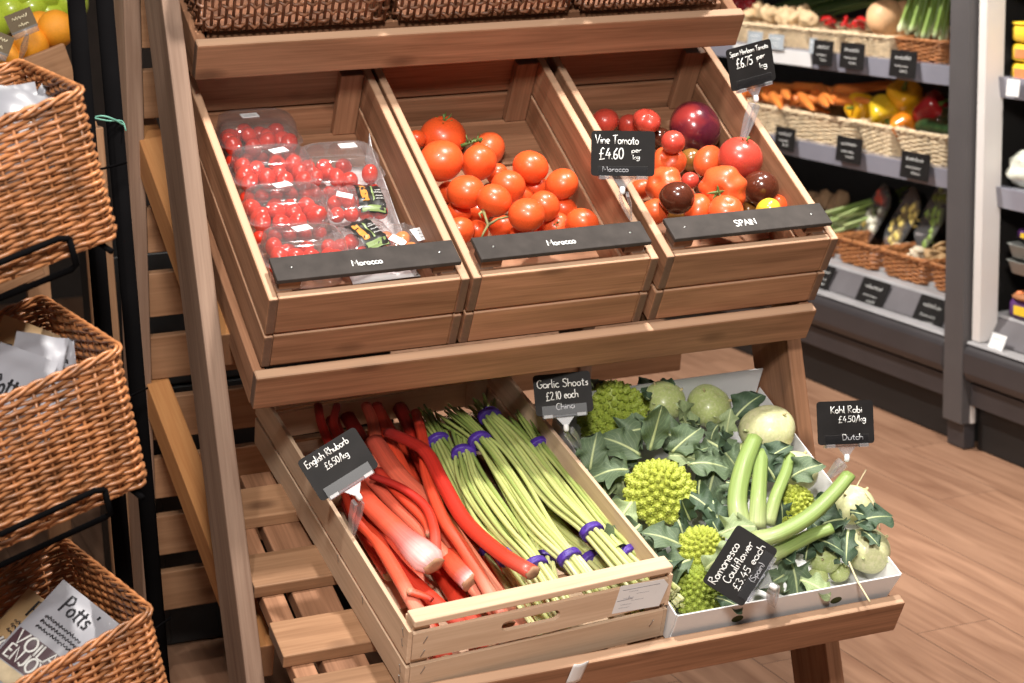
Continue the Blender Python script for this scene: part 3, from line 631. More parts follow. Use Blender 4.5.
def settle(specs, M, floor):
    """specs: (px, py, r_px, layer). Spheres start on the plane given by their layer, then shove each other apart along their sight lines until none overlap."""
    n = len(specs); I = M.inverted(); o = I @ EYE; D = [I.to_3x3() @ ray(a[0], a[1]) for a in specs]
    c = math.cos; t = []
    def rad(i, ti): return specs[i][2]*ti*FWD.dot(ray(specs[i][0], specs[i][1]))/F_PX
    for i, a in enumerate(specs):
        h = floor+.03+.022*a[3]; t.append((h-o.z)/D[i].z)
    for it in range(160):
        for i in range(n):
            for j in range(i+1, n):
                pi, pj = o+D[i]*t[i], o+D[j]*t[j]; ri, rj = rad(i, t[i]), rad(j, t[j]); gap = (pi-pj).length-(ri+rj)*.965
                if gap < 0:
                    k = .5*(-gap)+.0004
                    if (specs[i][3], specs[i][1]) >= (specs[j][3], specs[j][1]): t[i] -= k; t[j] += k*.5
                    else: t[j] -= k; t[i] += k*.5
        for i in range(n):
            p = o+D[i]*t[i]; r = rad(i, t[i])
            if p.z < floor+r*.9: t[i] -= (floor+r*.9-p.z)/-D[i].z*1.0
    return [(M @ (o+D[i]*t[i]), rad(i, t[i])) for i in range(n)]
def orient(dirpx, z_to_eye=.0):
    """axis (stem end) direction: dirpx = (right, up, toward viewer)"""
    d = RT*dirpx[0]-DN*dirpx[1]-FWD*dirpx[2]
    return look_frame((0, 0, 0), d, (.3, .2, 1))
VINE = [  # px, py, r, layer, stem direction, calyx, label
 (443, 137, 22, 0, (.1, .9, .5), 1, 'large vine tomato with green calyx at the back left of the middle crate'),
 (441, 161, 21.5, 3, (.2, -.8, -.3), 0, 'biggest glossy vine tomato leaning on the left board of the middle crate'),
 (479, 162.5, 17.5, 2, (-.6, .5, -.6), 0, 'round vine tomato right of the biggest one in the back row'),
 (488, 149.5, 17, 0, (-.8, .6, .2), 1, 'orange tinged vine tomato at the back beneath the corner post, dark calyx on its left'),
 (466, 192, 18, 3, (.1, -.9, -.3), 0, 'plump vine tomato in the second row by the left board'),
 (494, 200.5, 17, 4, (-.4, -.8, .2), 0, 'vine tomato in the centre of the heap just above the bare forked stem'),
 (508, 187, 16.5, 2, (0, .6, -.8), 0, 'vine tomato behind the centre of the heap'),
 (530.5, 167, 17, 2, (-.3, -.9, -.2), 0, 'uppermost single vine tomato in the back right of the middle crate'),
 (562, 184, 16, 2, (.4, -.8, -.4), 0, 'vine tomato touching the right board of the middle crate, rear one'),
 (526.5, 215, 17.5, 4, (0, -.9, -.4), 0, 'large vine tomato in front just right of the forked stem'),
 (544, 206.5, 15, 3, (.2, .4, -.9), 0, 'vine tomato half hidden behind the large front one'),
 (535, 189, 14, 0, (0, .9, -.3), 0, 'shaded vine tomato deep between the back right tomatoes'),
 (563.5, 210, 13, 0, (.2, .8, -.5), 0, 'shaded vine tomato low against the right board of the middle crate'),
 (556, 226, 13.5, 2, (.1, .25, .95), 1, 'vine tomato showing its green star calyx to the front'),
 (582, 224, 16, 3, (.3, .8, -.6), 0, 'front right vine tomato above the board end, nearest the Vine Tomato tag'),
 (458, 213, 12.5, 1, (0, .6, -.8), 0, 'small vine tomato at the left board in the third row'),
 (460, 231, 14, 1, (-.3, .6, -.6), 0, 'vine tomato in the front left corner of the middle crate'),
 (477, 231, 11, 1, (.1, .7, -.6), 0, 'small vine tomato in the front row left of the forked stem'),
 (502.5, 228, 13, 0, (0, .8, -.5), 0, 'shaded vine tomato under the forked stem'),
 (522, 235, 12, 2, (0, .8, -.6), 0, 'vine tomato peeping over the board above the word Morocco'),
 (477, 214, 12, 0, (0, .8, -.5), 0, 'dark shaded vine tomato low in the heap left of the stem'),
 (417, 139, 9, 0, (0, .8, -.5), 0, 'vine tomato barely showing behind the crate rail at the far left back'),
 (449, 192, 11, 0, (0, .8, -.5), 0, 'vine tomato mostly hidden below the biggest one'),
 (497, 174, 11, 0, (0, .8, -.5), 0, 'shaded vine tomato deep in the middle of the back rows'),
 (523, 197, 11, 0, (0, .8, -.5), 0, 'shaded vine tomato wedged behind the large front one'),
 (541, 230, 11, 1, (0, .8, -.5), 0, 'vine tomato peeping over the board beside the star calyx'),
]
def fill(specs, M, floor, name, group):
    sp = settle([s[:4] for s in specs], M, floor); out = []
    for s, (P, r) in zip(specs, sp):
        me = s[7] if len(s) > 7 else ROUND[0]; mt = s[8] if len(s) > 8 else TOM
        A = T(*P) @ orient(s[4]) @ Rz(random.uniform(0, 6)) @ Matrix.Scale(r*(s[9] if len(s) > 9 else 1.0)*1.07, 4)
        t = thing(name, A, s[6], 'tomato', group)
        part('flesh', with_mat(me, mt), A, t)
        if s[5]: part('calyx', CAL if s[5] == 1 else CALS, A, t)
        out.append(t)
    return out
C1 = mid_crate(.343)
for x in VINE: pass
fill([v+((ROUND[i % 2], TOM if i not in (3, 13) else TOMO),)[0] for i, v in enumerate(VINE)], MID, .014, 'vine_tomato', 'vine tomatoes in the middle crate')
mb = MB(); PP = [MID @ at(x, y, MID, h) for x, y, h in ((483, 210, .125), (486, 219, .124), (488, 225, .122), (484, 232, .118), (481, 239, .11))]
mb.tube(PP, [.003, .0022, .0026, .002, .002], 7)
mb.tube([MID @ at(x, y, MID, h) for x, y, h in ((488, 225, .122), (498, 219, .125), (512, 216, .123))], [.0026, .002, .002], 7)
mb.tube([MID @ at(x, y, MID, h) for x, y, h in ((483, 211, .124), (479, 214, .122), (481, 218, .12))], [.003, .002, .001], 6)
mb.tube([MID @ at(x, y, MID, h) for x, y, h in ((483, 211, .124), (488, 208, .128))], [.003, .001], 6)
tag(part('vine_sprig', mb.mesh('vine_sprig', STEM)), 'bare forked vine stem lying among the vine tomatoes', 'stem')
mb = MB(); mb.tube([MID @ at(x, y, MID, h) for x, y, h in ((461, 146, .09), (472, 142, .10), (482, 139, .10))], [.0035, .003, .003], 7)
for k in range(5): mb.tube([MID @ at(x, y, MID, h) for x, y, h in ((468+k*3, 142, .10), (466+k*4, 137+random.uniform(-3, 6), .11))], [.002, .0008], 5)
tag(part('vine_sprig', mb.mesh('vine_sprig', SEPAL)), 'green vine stem between the back tomatoes of the middle crate', 'stem')

MIXED = [
 (605, 121, 13, 1, (-.2, .8, .3), 0, 'red tomato at the back left of the right crate, above the tag corner', ROUND[0], TOMD),
 (629, 125, 11, 0, (0, .8, -.4), 0, 'dark red tomato at the back just over the Vine Tomato tag', ROUND[0], TOMD),
 (647, 121, 13.5, 2, (.3, .7, .4), 0, 'wrinkled red tomato at the back behind the Vine Tomato tag', RIB[1], TOMD),
 (695, 128, 26, 1, (.7, .5, .35), 0, 'big purple black tomato with red patch at the back', ROUND[1], TOMP),
 (673, 142, 11.5, 3, (.1, .7, .3), 0, 'small dark red tomato left of the purple one', SMALL, TOMD),
 (669, 162, 16.5, 2, (-.4, .3, .8), 0, 'ribbed orange red tomato right of the Vine Tomato tag', RIB[1], TOMO),
 (691, 160, 12, 0, (0, .8, -.4), 0, 'red brown tomato in shade in front of the purple one', ROUND[0], TOMOL),
 (708, 161, 16, 2, (.5, .7, -.3), 0, 'orange red plum tomato left of the one with a calyx', PLUM, TOMO, .82),
 (740.5, 158, 21.5, 4, (.25, .85, .35), 1, 'large pinkish red tomato with green calyx by the right board', ROUND[1], TOMD),
 (760.5, 188, 17.5, 3, (.2, .7, -.5), 0, 'dark brown tomato touching the right board', ROUND[0], TOMB),
 (723, 189, 23, 4, (-.35, -.25, .85), 2, 'large heavily ribbed orange red tomato in the front', RIB[0], TOMO, .98),
 (726, 212, 17, 4, (.1, .6, .6), 0, 'orange red tomato in front of the large ribbed one, over the word Spain', ROUND[1], TOMO),
 (677, 198, 17, 5, (.1, .8, -.4), 0, 'dark brown round tomato in the front left', ROUND[0], TOMB),
 (676, 216, 13, 1, (0, .8, -.3), 0, 'olive brown tomato at the front board left end', ROUND[0], TOMOL),
 (664, 185, 18, 3, (-.5, .2, .7), 0, 'lobed orange tomato behind the brown one in the front left', RIB[1], TOMO),
 (690, 180.5, 8.5, 3, (0, .8, .3), 0, 'tiny pink red tomato in the centre', SMALL, TOMD),
 (698, 210, 13, 3, (.2, .8, -.2), 0, 'red tomato between the brown tomato and the large ribbed one', PLUM, TOM),
 (777, 206, 12, 2, (.5, .8, -.2), 0, 'red tomato in the front right corner behind the yellow one', ROUND[0], TOM),
 (768, 211, 13.5, 4, (.35, .45, .75), 2, 'yellow plum tomato at the right end of the Spain board', PLUM, TOMY, .85),
 (641, 189, 11, 1, (-.3, .8, 0), 0, 'orange tomato behind the tag clip', ROUND[0], TOMO),
 (654, 212, 14, 3, (-.3, .8, 0), 0, 'orange red tomato at the left board in the front corner', ROUND[1], TOMO),
 (660, 137, 10, 0, (0, .8, -.4), 0, 'dark green brown tomato in shade at the back centre', ROUND[0], TOMB),
 (703, 186, 10, 0, (0, .8, -.4), 0, 'small brown tomato deep behind the large ribbed one', ROUND[0], TOMB),
 (748, 210, 9, 1, (0, .8, -.2), 0, 'small brown streaked tomato left of the yellow one', SMALL, TOMOL),
]
fill(MIXED, MID, .014, 'mixed_tomato', 'mixed coloured tomatoes in the right crate')

# ------------------------------------------------------------------ punnets of cherry tomatoes
def rrect(hx, hy, n=32, e=4.0):
    o = []
    for k in range(n):
        g = 2*PI*k/n; c, s_ = math.cos(g), math.sin(g); o.append((hx*math.copysign(abs(c)**(2/e), c), hy*math.copysign(abs(s_)**(2/e), s_)))
    return o
def loft(levels, cap0=True, cap1=True, n=32, e=4.0):
    mb = MB(); vs = []; fs = []
    for hx, hy, z in levels: vs += [(x, y, z) for x, y in rrect(hx, hy, n, e)]
    for i in range(len(levels)-1):
        for k in range(n): fs.append((i*n+k, i*n+(k+1) % n, (i+1)*n+(k+1) % n, (i+1)*n+k))
    if cap0: fs.append(tuple(range(n))[::-1])
    if cap1: fs.append(tuple(range((len(levels)-1)*n, len(levels)*n)))
    return mb.add(vs, fs)
TRAYM = loft([(.056, .040, 0), (.060, .044, .004), (.066, .049, .040), (.0665, .0495, .041), (.075, .057, .043)], cap1=False).mesh('tray', PUNNET)
LIDM = loft([(.075, .057, .0445), (.068, .051, .046), (.067, .050, .052), (.063, .0465, .074), (.056, .040, .0790), (.050, .034, .0795)], cap0=False).mesh('lid', PUNNET)
LABM = MB().box((0, 0, 0), (.03, .019, .0006)).mesh('price_sticker', PAPER, False)
lp = MB()
for k in range(3): scribble(lp, -.011, -.005+k*.004, .02, .0016, .0003, .0004)
LABP = lp.mesh('print', PRINT)
TOMC = with_mat(SMALL, CHERRY)
ORD = ['first', 'second', 'third', 'fourth', 'fifth', 'sixth', 'seventh', 'eighth', 'ninth', 'tenth', 'eleventh', 'twelfth', 'thirteenth', 'fourteenth', 'fifteenth', 'sixteenth', 'seventeenth', 'eighteenth', 'nineteenth', 'twentieth']
ORD += ['twenty-'+o for o in ORD[:9]]+['thirtieth']
def punnet(px, py, h, where, rot=0.0, lab=(-.02, .0), labrot=.3, full=1):
    M = MID @ T(*at(px, py, MID, h)) @ Rz(rot) @ Rx(-.30) @ T(0, 0, -.048)
    t = thing('punnet', M, 'clear lidded punnet of red cherry tomatoes, %s in the left crate' % where, 'punnet', 'cherry tomato punnets')
    part('tray', TRAYM, M, t); part('lid', LIDM, M, t)
    LM = M @ T(lab[0], lab[1], .0806) @ Rz(labrot); o = part('price_sticker', LABM, LM, t, label='small white sticker'); part('print', LABP, LM, o)
    rows = [('back', .026), ('middle', 0.0), ('front', -.026)]
    for rn, y in rows:
        for k in range(4):
            if random.random() > full: continue
            r = random.uniform(.0135, .0155); A = M @ T(-.045+k*.030+random.uniform(-.005, .005), y+random.uniform(-.004, .004), .038+random.uniform(-.006, .008)) @ Euler((random.uniform(-1, 1), random.uniform(-1, 1), random.uniform(0, 6))).to_matrix().to_4x4() @ Matrix.Diagonal((r, r, r*1.3, 1))
            c = part('cherry_tomato', TOMC, A); tag(c, '%s cherry tomato in the %s row of the punnet %s' % (ORD[k], rn, where), 'cherry tomato', 'cherry tomatoes in the punnets')
    for k in range(5 if where != 'front left' else 0):
        r = .0125; A = M @ T(-.050+k*.025, -.034, .016) @ Euler((random.uniform(-1, 1), 1, random.uniform(0, 6))).to_matrix().to_4x4() @ Matrix.Scale(r, 4)
        c = part('cherry_tomato', TOMC, A); tag(c, '%s cherry tomato in the bottom layer of the punnet %s' % (ORD[k], where), 'cherry tomato', 'cherry tomatoes in the punnets')
punnet(257, 134, .075, 'rearmost left', -.02, (-.012, .006), .05)
punnet(272, 170, .079, 'second from the back left', -.03, (.012, .006))
punnet(285.5, 209, .083, 'third from the back left', -.04, (.0, .026))
punnet(304, 251, .087, 'front left', -.05, (.0, .018))
punnet(339, 167, .075, 'rearmost right', -.02, (.018, .014), .05, .8)
# film-wrapped packs in the right column
PKBLK = plain('pack_label_black', (.018, .017, .016), rough=.35)
PKORG = plain('pack_label_orange', (.55, .22, .04), rough=.4); PKGRN = plain('pack_label_green', (.20, .27, .10), rough=.4)
def film_pack(px, py, h, rot, label, where, col, labx, count, sticker):
    M = MID @ T(*at(px, py, MID, h)) @ Rz(rot) @ T(0, 0, -.035)
    t = thing('tomato_pack', M, label, 'tomato pack', 'film wrapped tomato packs')
    part('tray', loft([(.050, .036, 0), (.058, .043, .022)], cap1=False).mesh('tray', PUNNET), M, t)
    def pil(u, v):
        x, y = (u-.5)*2, (v-.5)*2; e = (1-abs(x)**3)*(1-abs(y)**3)
        return (x*.064, y*.046, .020+.028*e**.5*(1+.14*noise.noise(Vector((x*4+px, y*4, 1)))) + .004*noise.noise(Vector((x*9, y*9+px, 2))))
    part('film', MB().grid(pil, 22, 16).mesh('film', PUNNET), M, t)
    def band(u, v):
        x = labx+(u-.5)*.046; y = (v-.5)*.07; p = pil(x/.064/2+.5, y/.046/2+.5); return (p[0], p[1], p[2]+.0012)
    o = part('label', MB().grid(band, 8, 12).mesh('label', PKBLK), M, t, label='black printed label band')
    def strip(x0, wd, y0, y1, mat, nm):
        def f(u, v):
            x = labx+x0+(u-.5)*wd; y = y0+(y1-y0)*v; p = pil(x/.128+.5, y/.092+.5); return (p[0], p[1], p[2]+.0019)
        part(nm, MB().grid(f, 3, 8).mesh(nm, mat), M, o)
    strip(-.011, .012, -.014, .024, PKORG, 'orange_print'); strip(.004, .003, -.014, .026, PKGRN, 'stripe'); strip(.0, .04, -.034, -.021, PKGRN, 'green_print')
    mb = MB()
    for k in range(4): 
        x = labx+.013; p = pil(x/.128+.5, (-.006+k*.008)/.092+.5); scribble(mb, x-.006, -.008+k*.008, .013, .004, .0005, p[2]+.0022)
    part('print', mb.mesh('print', CHALK), M, o)
    if sticker:
        p = pil(sticker[0]/.128+.5, sticker[1]/.092+.5); part('price_sticker', MB().box((0, 0, 0), (.027, .012, .0006)).mesh('price_sticker', PAPER, False), M @ T(*p) @ T(0, 0, .0015) @ Rz(-.35), t, label='small white sticker')
    spots = [(-.036, -.018), (-.012, -.02), (.014, -.018), (.038, -.016), (-.034, .012), (-.01, .014), (.016, .012), (.036, .016)]
    for k in range(count):
        r = .0135; A = M @ T(spots[k][0], spots[k][1], .022+random.uniform(0, .004)) @ Euler((random.uniform(-1, 1), random.uniform(-1, 1), 0)).to_matrix().to_4x4() @ Matrix.Scale(r, 4)
        c = part('cherry_tomato', with_mat(SMALL, col), A); tag(c, '%s cherry tomato on the %s side inside %s' % (ORD[k % 4], 'front' if k < 4 else 'back', where), 'cherry tomato', 'cherry tomatoes in the film packs')
film_pack(357, 202, .080, -.1, 'film pack of red tomatoes with black label, in front of the right punnet', 'the film pack of red tomatoes', CHERRY, .022, 8, (-.022, .004))
film_pack(362, 240, .083, .35, 'film pack with black label lying askew at the front of the left crate', 'the askew film pack', CHERRY, .010, 6, None)
film_pack(403, 238, .083, -.25, 'film pack of orange tomatoes in the front right of the left crate', 'the film pack of orange tomatoes', CHERRYO, -.1, 8, (-.022, -.008)) if False else None
def orange_pack():
    M = MID @ T(*at(400, 238, MID, .083)) @ Rz(-.2) @ T(0, 0, -.035)
    t = thing('tomato_pack', M, 'crumpled clear bag of orange tomatoes at the front right of the left crate', 'tomato pack', 'film wrapped tomato packs')
    def pil(u, v):
        x, y = (u-.5)*2, (v-.5)*2; e = max(0, (1-abs(x)**3)*(1-abs(y)**3))
        return (x*.058, y*.044, .016+.026*e**.5*(1+.3*noise.noise(Vector((x*3, y*3, 5))))+.006*noise.noise(Vector((x*8, y*8, 7))))
    part('film', MB().grid(pil, 22, 16).mesh('film', PUNNET), M, t)
    part('tray', loft([(.044, .032, 0), (.052, .040, .020)], cap1=False).mesh('tray', PUNNET), M, t)
    for (sx, sy, w_, h_, rz, nm) in ((-.006, -.014, .028, .016, -.6, 'price_sticker'), (.036, .006, .030, .030, .4, 'paper_label')):
        p = pil(sx/.116+.5, sy/.088+.5); o = part(nm, MB().prism([(-w_/2, -h_/2), (w_/2, -h_/2), (w_/2, h_*.3), (w_*.3, h_/2), (-w_/2, h_/2)], 0, .0006).mesh(nm, PAPER, False), M @ T(*p) @ T(0, 0, .002) @ Rz(rz), t, label='white sticker')
        mb = MB()
        for k in range(3): scribble(mb, -w_*.36, -h_*.3+k*h_*.26, w_*.65, h_*.12, .0004, .0011)
        part('print', mb.mesh('print', PRINT), WORLD[o.name], o)
    for k, (x, y) in enumerate(((-.03, -.014), (-.004, -.016), (.02, -.012), (-.02, .012), (.008, .014))):
        A = M @ T(x, y, .021) @ Matrix.Scale(.0135, 4); c = part('cherry_tomato', with_mat(SMALL, CHERRYO), A)
        tag(c, '%s orange cherry tomato from the left in the crumpled clear bag' % ORD[k], 'cherry tomato', 'cherry tomatoes in the film packs')
orange_pack()
def liner(u, v):
    s = .17+.29*u; q = v*.26
    if q < .12: x, n = .205+q, .016
    elif q < .15: a = (q-.12)/.03*PI/2; x, n = .305+.0-.0+.0+.012*math.sin(a)-.0, .016+.012*(1-math.cos(a))
    else: x, n = .3155-.004, .028+(q-.15)*(.18+.42*u**3)
    return (x-.003*math.sin(u*9), s, n+.003*math.sin(u*14+v*4))
tag(part('paper_liner', MB().grid(liner, 24, 20).mesh('paper_liner', PAPER), MID @ T(0, 0, 0), None, solid=.0006), 'white paper sheet lining the right side of the left tomato crate', 'paper')

# ------------------------------------------------------------------ rhubarb and garlic shoots in the pine crate
RHU = along('rhubarb_skin', [(0, (.34, .022, .016)), (.3, (.60, .045, .018)), (.75, (.70, .075, .03)), (.95, (.72, .11, .055)), (1, (.76, .24, .16))], stripe=.22)
RHUT = along('rhubarb_pink_base_skin', [(0, (.55, .04, .02)), (.3, (.70, .07, .028)), (.74, (.72, .10, .05)), (.9, (.70, .19, .17)), (1, (.78, .44, .42))], stripe=.22)
RHUP = along('rhubarb_pale_skin', [(0, (.42, .06, .04)), (.3, (.62, .10, .055)), (.75, (.70, .165, .095)), (1, (.76, .30, .2))], stripe=.22)
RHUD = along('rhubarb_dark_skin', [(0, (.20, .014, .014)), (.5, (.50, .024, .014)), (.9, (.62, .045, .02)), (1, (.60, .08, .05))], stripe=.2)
RHUE = plain('rhubarb_cut_end', (.42, .23, .13), rough=.8, var=.4, vscale=60)
def spline(pts, n):
    P = [Vector(p) for p in pts]; P = [P[0]*2-P[1]]+P+[P[-1]*2-P[-2]]; out = []; m = len(P)-3
    for i in range(n+1):
        x = m*i/n; k = min(int(x), m-1); f = x-k; a, b, c, d = P[k:k+4]
        out.append(.5*((2*b)+(-a+c)*f+(2*a-5*b+4*c-d)*f*f+(-a+3*b-3*c+d)*f**3))
    return out
def stalk(pts, wpx, mat, label, flare=1.0, cut=True, flat=.72):
    """pts: (px, py, h) back to front over the crate bed"""
    if cut and pts[-1][1] > 560 and pts[-1][2] < .1 and len(pts) > 3:
        P = [at(x, y, PF, h) for x, y, h in pts]; d_ = P[-1]-P[-2]; P[-1] = P[-1]+d_*max(0, (P[-1].y-.02)/max(.001, -d_.y)); P[-1].z = max(.02, P[-1].z)
    else: P = [at(x, y, PF, h) for x, y, h in pts]
    n = 22; S = spline(P, n)
    k = (EYE-(PF @ S[n//2])).length/F_PX; R = []
    for i in range(n+1):
        f = i/n; r = wpx/2*k*(.80+.22*f); 
        if flare > 1 and f > .72: r *= 1+(flare-1)*math.sin(min(1, (f-.72)/.2)*PI/2)
        if i == n and flare > 1: r *= .72
        R.append(r)
    t = thing('rhubarb_stalk', PF, label, 'rhubarb', 'rhubarb stalks in the pine crate')
    mb = MB().tube(S, R, 20, squash=flat, up=(0, 0, 1), ripple=.035, rn=7)
    part('stalk', mb.mesh('stalk', mat), PF, t)
    if cut:
        d = (S[-1]-S[-2]).normalized(); c = MB(); E_ = S[-1]; c.tube([E_-d*.002, E_+d*.0012, E_+d*.003], [R[-1]*1.02, R[-1]*1.0, R[-1]*.6], 14, squash=flat, up=(0, 0, 1), ripple=.06, rn=5)
        part('cut_end', c.mesh('cut_end', RHUE), PF, t)
b_, t_ = .05, .10
STK = [
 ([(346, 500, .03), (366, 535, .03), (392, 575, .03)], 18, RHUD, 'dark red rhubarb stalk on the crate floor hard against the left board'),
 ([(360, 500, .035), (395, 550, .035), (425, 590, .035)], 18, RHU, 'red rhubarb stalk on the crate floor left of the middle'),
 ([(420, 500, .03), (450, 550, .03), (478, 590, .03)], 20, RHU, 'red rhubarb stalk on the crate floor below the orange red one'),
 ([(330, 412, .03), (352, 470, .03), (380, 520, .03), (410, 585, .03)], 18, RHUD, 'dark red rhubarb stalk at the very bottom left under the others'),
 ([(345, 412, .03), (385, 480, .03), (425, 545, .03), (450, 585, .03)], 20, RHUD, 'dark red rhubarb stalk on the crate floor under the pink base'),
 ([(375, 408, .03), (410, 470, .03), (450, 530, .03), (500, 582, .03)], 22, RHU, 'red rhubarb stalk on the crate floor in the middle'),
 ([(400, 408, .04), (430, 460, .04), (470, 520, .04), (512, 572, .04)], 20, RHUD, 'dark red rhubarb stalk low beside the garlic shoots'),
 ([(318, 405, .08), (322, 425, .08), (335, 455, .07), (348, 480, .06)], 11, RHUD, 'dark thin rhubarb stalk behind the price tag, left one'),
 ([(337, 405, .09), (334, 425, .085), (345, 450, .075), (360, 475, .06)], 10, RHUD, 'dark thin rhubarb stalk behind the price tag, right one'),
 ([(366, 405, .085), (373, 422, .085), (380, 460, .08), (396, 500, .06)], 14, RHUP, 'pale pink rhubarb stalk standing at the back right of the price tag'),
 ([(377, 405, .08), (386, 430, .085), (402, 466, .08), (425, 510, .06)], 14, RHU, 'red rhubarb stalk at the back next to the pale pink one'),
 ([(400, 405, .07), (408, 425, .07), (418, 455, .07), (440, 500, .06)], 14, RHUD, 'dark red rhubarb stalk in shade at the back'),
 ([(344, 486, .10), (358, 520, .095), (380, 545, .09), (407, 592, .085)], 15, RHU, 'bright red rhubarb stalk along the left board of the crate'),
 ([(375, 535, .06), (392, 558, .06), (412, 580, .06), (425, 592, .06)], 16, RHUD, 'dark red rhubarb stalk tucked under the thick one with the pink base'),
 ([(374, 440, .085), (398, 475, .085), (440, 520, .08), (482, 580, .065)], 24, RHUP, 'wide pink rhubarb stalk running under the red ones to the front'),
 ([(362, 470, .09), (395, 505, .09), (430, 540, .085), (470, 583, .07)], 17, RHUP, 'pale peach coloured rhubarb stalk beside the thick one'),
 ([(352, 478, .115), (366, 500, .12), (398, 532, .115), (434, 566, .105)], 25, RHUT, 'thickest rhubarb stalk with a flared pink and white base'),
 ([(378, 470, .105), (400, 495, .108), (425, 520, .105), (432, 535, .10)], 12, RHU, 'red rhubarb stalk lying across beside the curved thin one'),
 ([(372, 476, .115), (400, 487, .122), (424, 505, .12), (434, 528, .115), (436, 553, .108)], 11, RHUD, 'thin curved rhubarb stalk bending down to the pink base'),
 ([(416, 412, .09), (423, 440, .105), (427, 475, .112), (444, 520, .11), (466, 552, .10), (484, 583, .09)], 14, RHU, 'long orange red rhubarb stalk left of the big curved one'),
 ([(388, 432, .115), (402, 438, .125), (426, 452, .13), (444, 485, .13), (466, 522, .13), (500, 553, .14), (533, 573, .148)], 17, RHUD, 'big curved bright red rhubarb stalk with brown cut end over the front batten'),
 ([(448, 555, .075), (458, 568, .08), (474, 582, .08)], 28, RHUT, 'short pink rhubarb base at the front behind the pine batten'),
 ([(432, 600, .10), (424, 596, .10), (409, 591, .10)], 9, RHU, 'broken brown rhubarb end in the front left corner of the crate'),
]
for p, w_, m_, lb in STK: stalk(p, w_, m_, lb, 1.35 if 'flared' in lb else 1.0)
GAR = along('garlic_shoot_skin', [(0, (.11, .15, .03)), (.12, (.25, .32, .08)), (.4, (.43, .48, .16)), (.75, (.56, .58, .22)), (1, (.66, .66, .34))], rough=.4, stripe=.15, sss=.05)
GAR2 = along('garlic_shoot_dark_skin', [(0, (.08, .12, .03)), (.2, (.19, .26, .06)), (.5, (.34, .42, .12)), (1, (.52, .56, .20))], rough=.4, stripe=.15, sss=.05)
BAND = plain('purple_band', (.075, .03, .30), rough=.45, var=.3, vscale=120, bump=.6, bscale=250)
def bunch(pts, label, n=14, ru=.0135, mat=GAR, seed=0, r0=.0040, curve=None):
    """pts: tip, upper band, belly points ..., lower band, end as (px, py, h)"""
    rnd = random.Random(seed); P = [at(x, y, PF, h) for x, y, h in pts]; d_ = P[-1]-P[-2]; P[-1] = P[-1]+d_*max(0, (P[-1].y-.016)/max(.001, -d_.y)); P[-1].z = max(.02, min(P[-1].z, .118)); N = 26; S = spline(P, N); m = len(P)-1
    t = thing('garlic_shoot_bunch', PF, label, 'garlic shoots', 'garlic shoot bunches')
    ub, lb = 1/m, (m-1)/m
    for k in range(n):
        a = 2*PI*k/n*2.4; q = math.sqrt((k+.5)/n); ca, sa = math.cos(a)*q, math.sin(a)*q; ph = rnd.uniform(0, 6); wob = rnd.uniform(.0, .006); cut = rnd.uniform(0, .02)
        pts2 = []; R = []
        for i in range(N+1):
            f = i/N; c = S[i]; d = (S[min(i+1, N)]-S[max(0, i-1)]).normalized(); sd = Vector((0, 0, 1)).cross(d).normalized(); up = d.cross(sd)
            if f < ub: sp = 1+.9*(ub-f)/ub
            elif f > lb: sp = 1+.25*(f-lb)/(1-lb)
            else: sp = 1+.75*math.sin(PI*(f-ub)/(lb-ub))
            flat = .62 if ub < f < lb else .75
            pts2.append(c+sd*ca*ru*sp*1.1+up*sa*ru*sp*flat+sd*wob*math.sin(f*7+ph)*(1 if ub < f < lb else .3)); R.append(r0*(.45 if f < .03 else (.72+.3*min(1, f*2))))
        part('shoot', MB().tube(pts2, R, 7).mesh('shoot', mat if k % 4 else GAR2), PF, t)
    for f in (ub, lb):
        i = int(round(f*N)); c = S[i]; d = (S[i+1]-S[i-1]).normalized(); rr = (ru*1.1+r0*1.3)
        prof = [(rr*.98, -.0065), (rr*1.05, -.006), (rr*1.09, -.003), (rr*1.06, 0), (rr*1.1, .003), (rr*1.05, .006), (rr*.98, .0065)]
        B = look_frame(c, d, (0, 0, 1))
        part('rubber_band', MB().lathe(prof, 22, B @ Matrix.Diagonal((1, .80, 1, 1))).mesh('rubber_band', BAND), PF, t)
bunch([(470, 420, .05), (495, 446, .055), (520, 490, .05), (558, 535, .045), (589, 559, .05), (603, 572, .05)], 'garlic shoot bunch lying under the others in the middle', 12, seed=1)
bunch([(430, 430, .03), (445, 465, .03), (468, 510, .03), (488, 548, .04), (500, 566, .04)], 'garlic shoot bunch on the crate floor next to the rhubarb', 10, seed=11)
bunch([(550, 430, .03), (565, 465, .03), (590, 510, .03), (618, 545, .04), (634, 562, .04)], 'garlic shoot bunch on the crate floor along the right board', 10, seed=12)
bunch([(505, 425, .03), (518, 455, .03), (530, 500, .03), (542, 555, .035), (548, 584, .04)], 'garlic shoot bunch on the crate floor behind the hand hole', 12, seed=13)
bunch([(421, 414, .08), (440, 443, .09), (458, 480, .09), (480, 525, .085), (507, 555, .085), (517, 568, .08)], 'leftmost garlic shoot bunch with the purple band beside the curved rhubarb', 13, seed=2)
bunch([(520, 416, .085), (541, 447, .085), (565, 480, .085), (598, 525, .085), (626, 553, .085), (638, 564, .08)], 'rightmost garlic shoot bunch along the right board of the crate', 13, seed=6)
bunch([(481, 403, .10), (490, 417, .105), (515, 447, .105), (555, 498, .10), (590, 530, .10), (618, 562, .095)], 'garlic shoot bunch with the topmost purple band at the back', 14, seed=4)
bunch([(456, 422, .095), (464, 455, .11), (476, 487, .11), (505, 530, .105), (534, 564, .10), (541, 575, .095)], 'garlic shoot bunch bending left with its band below the others', 14, seed=3)
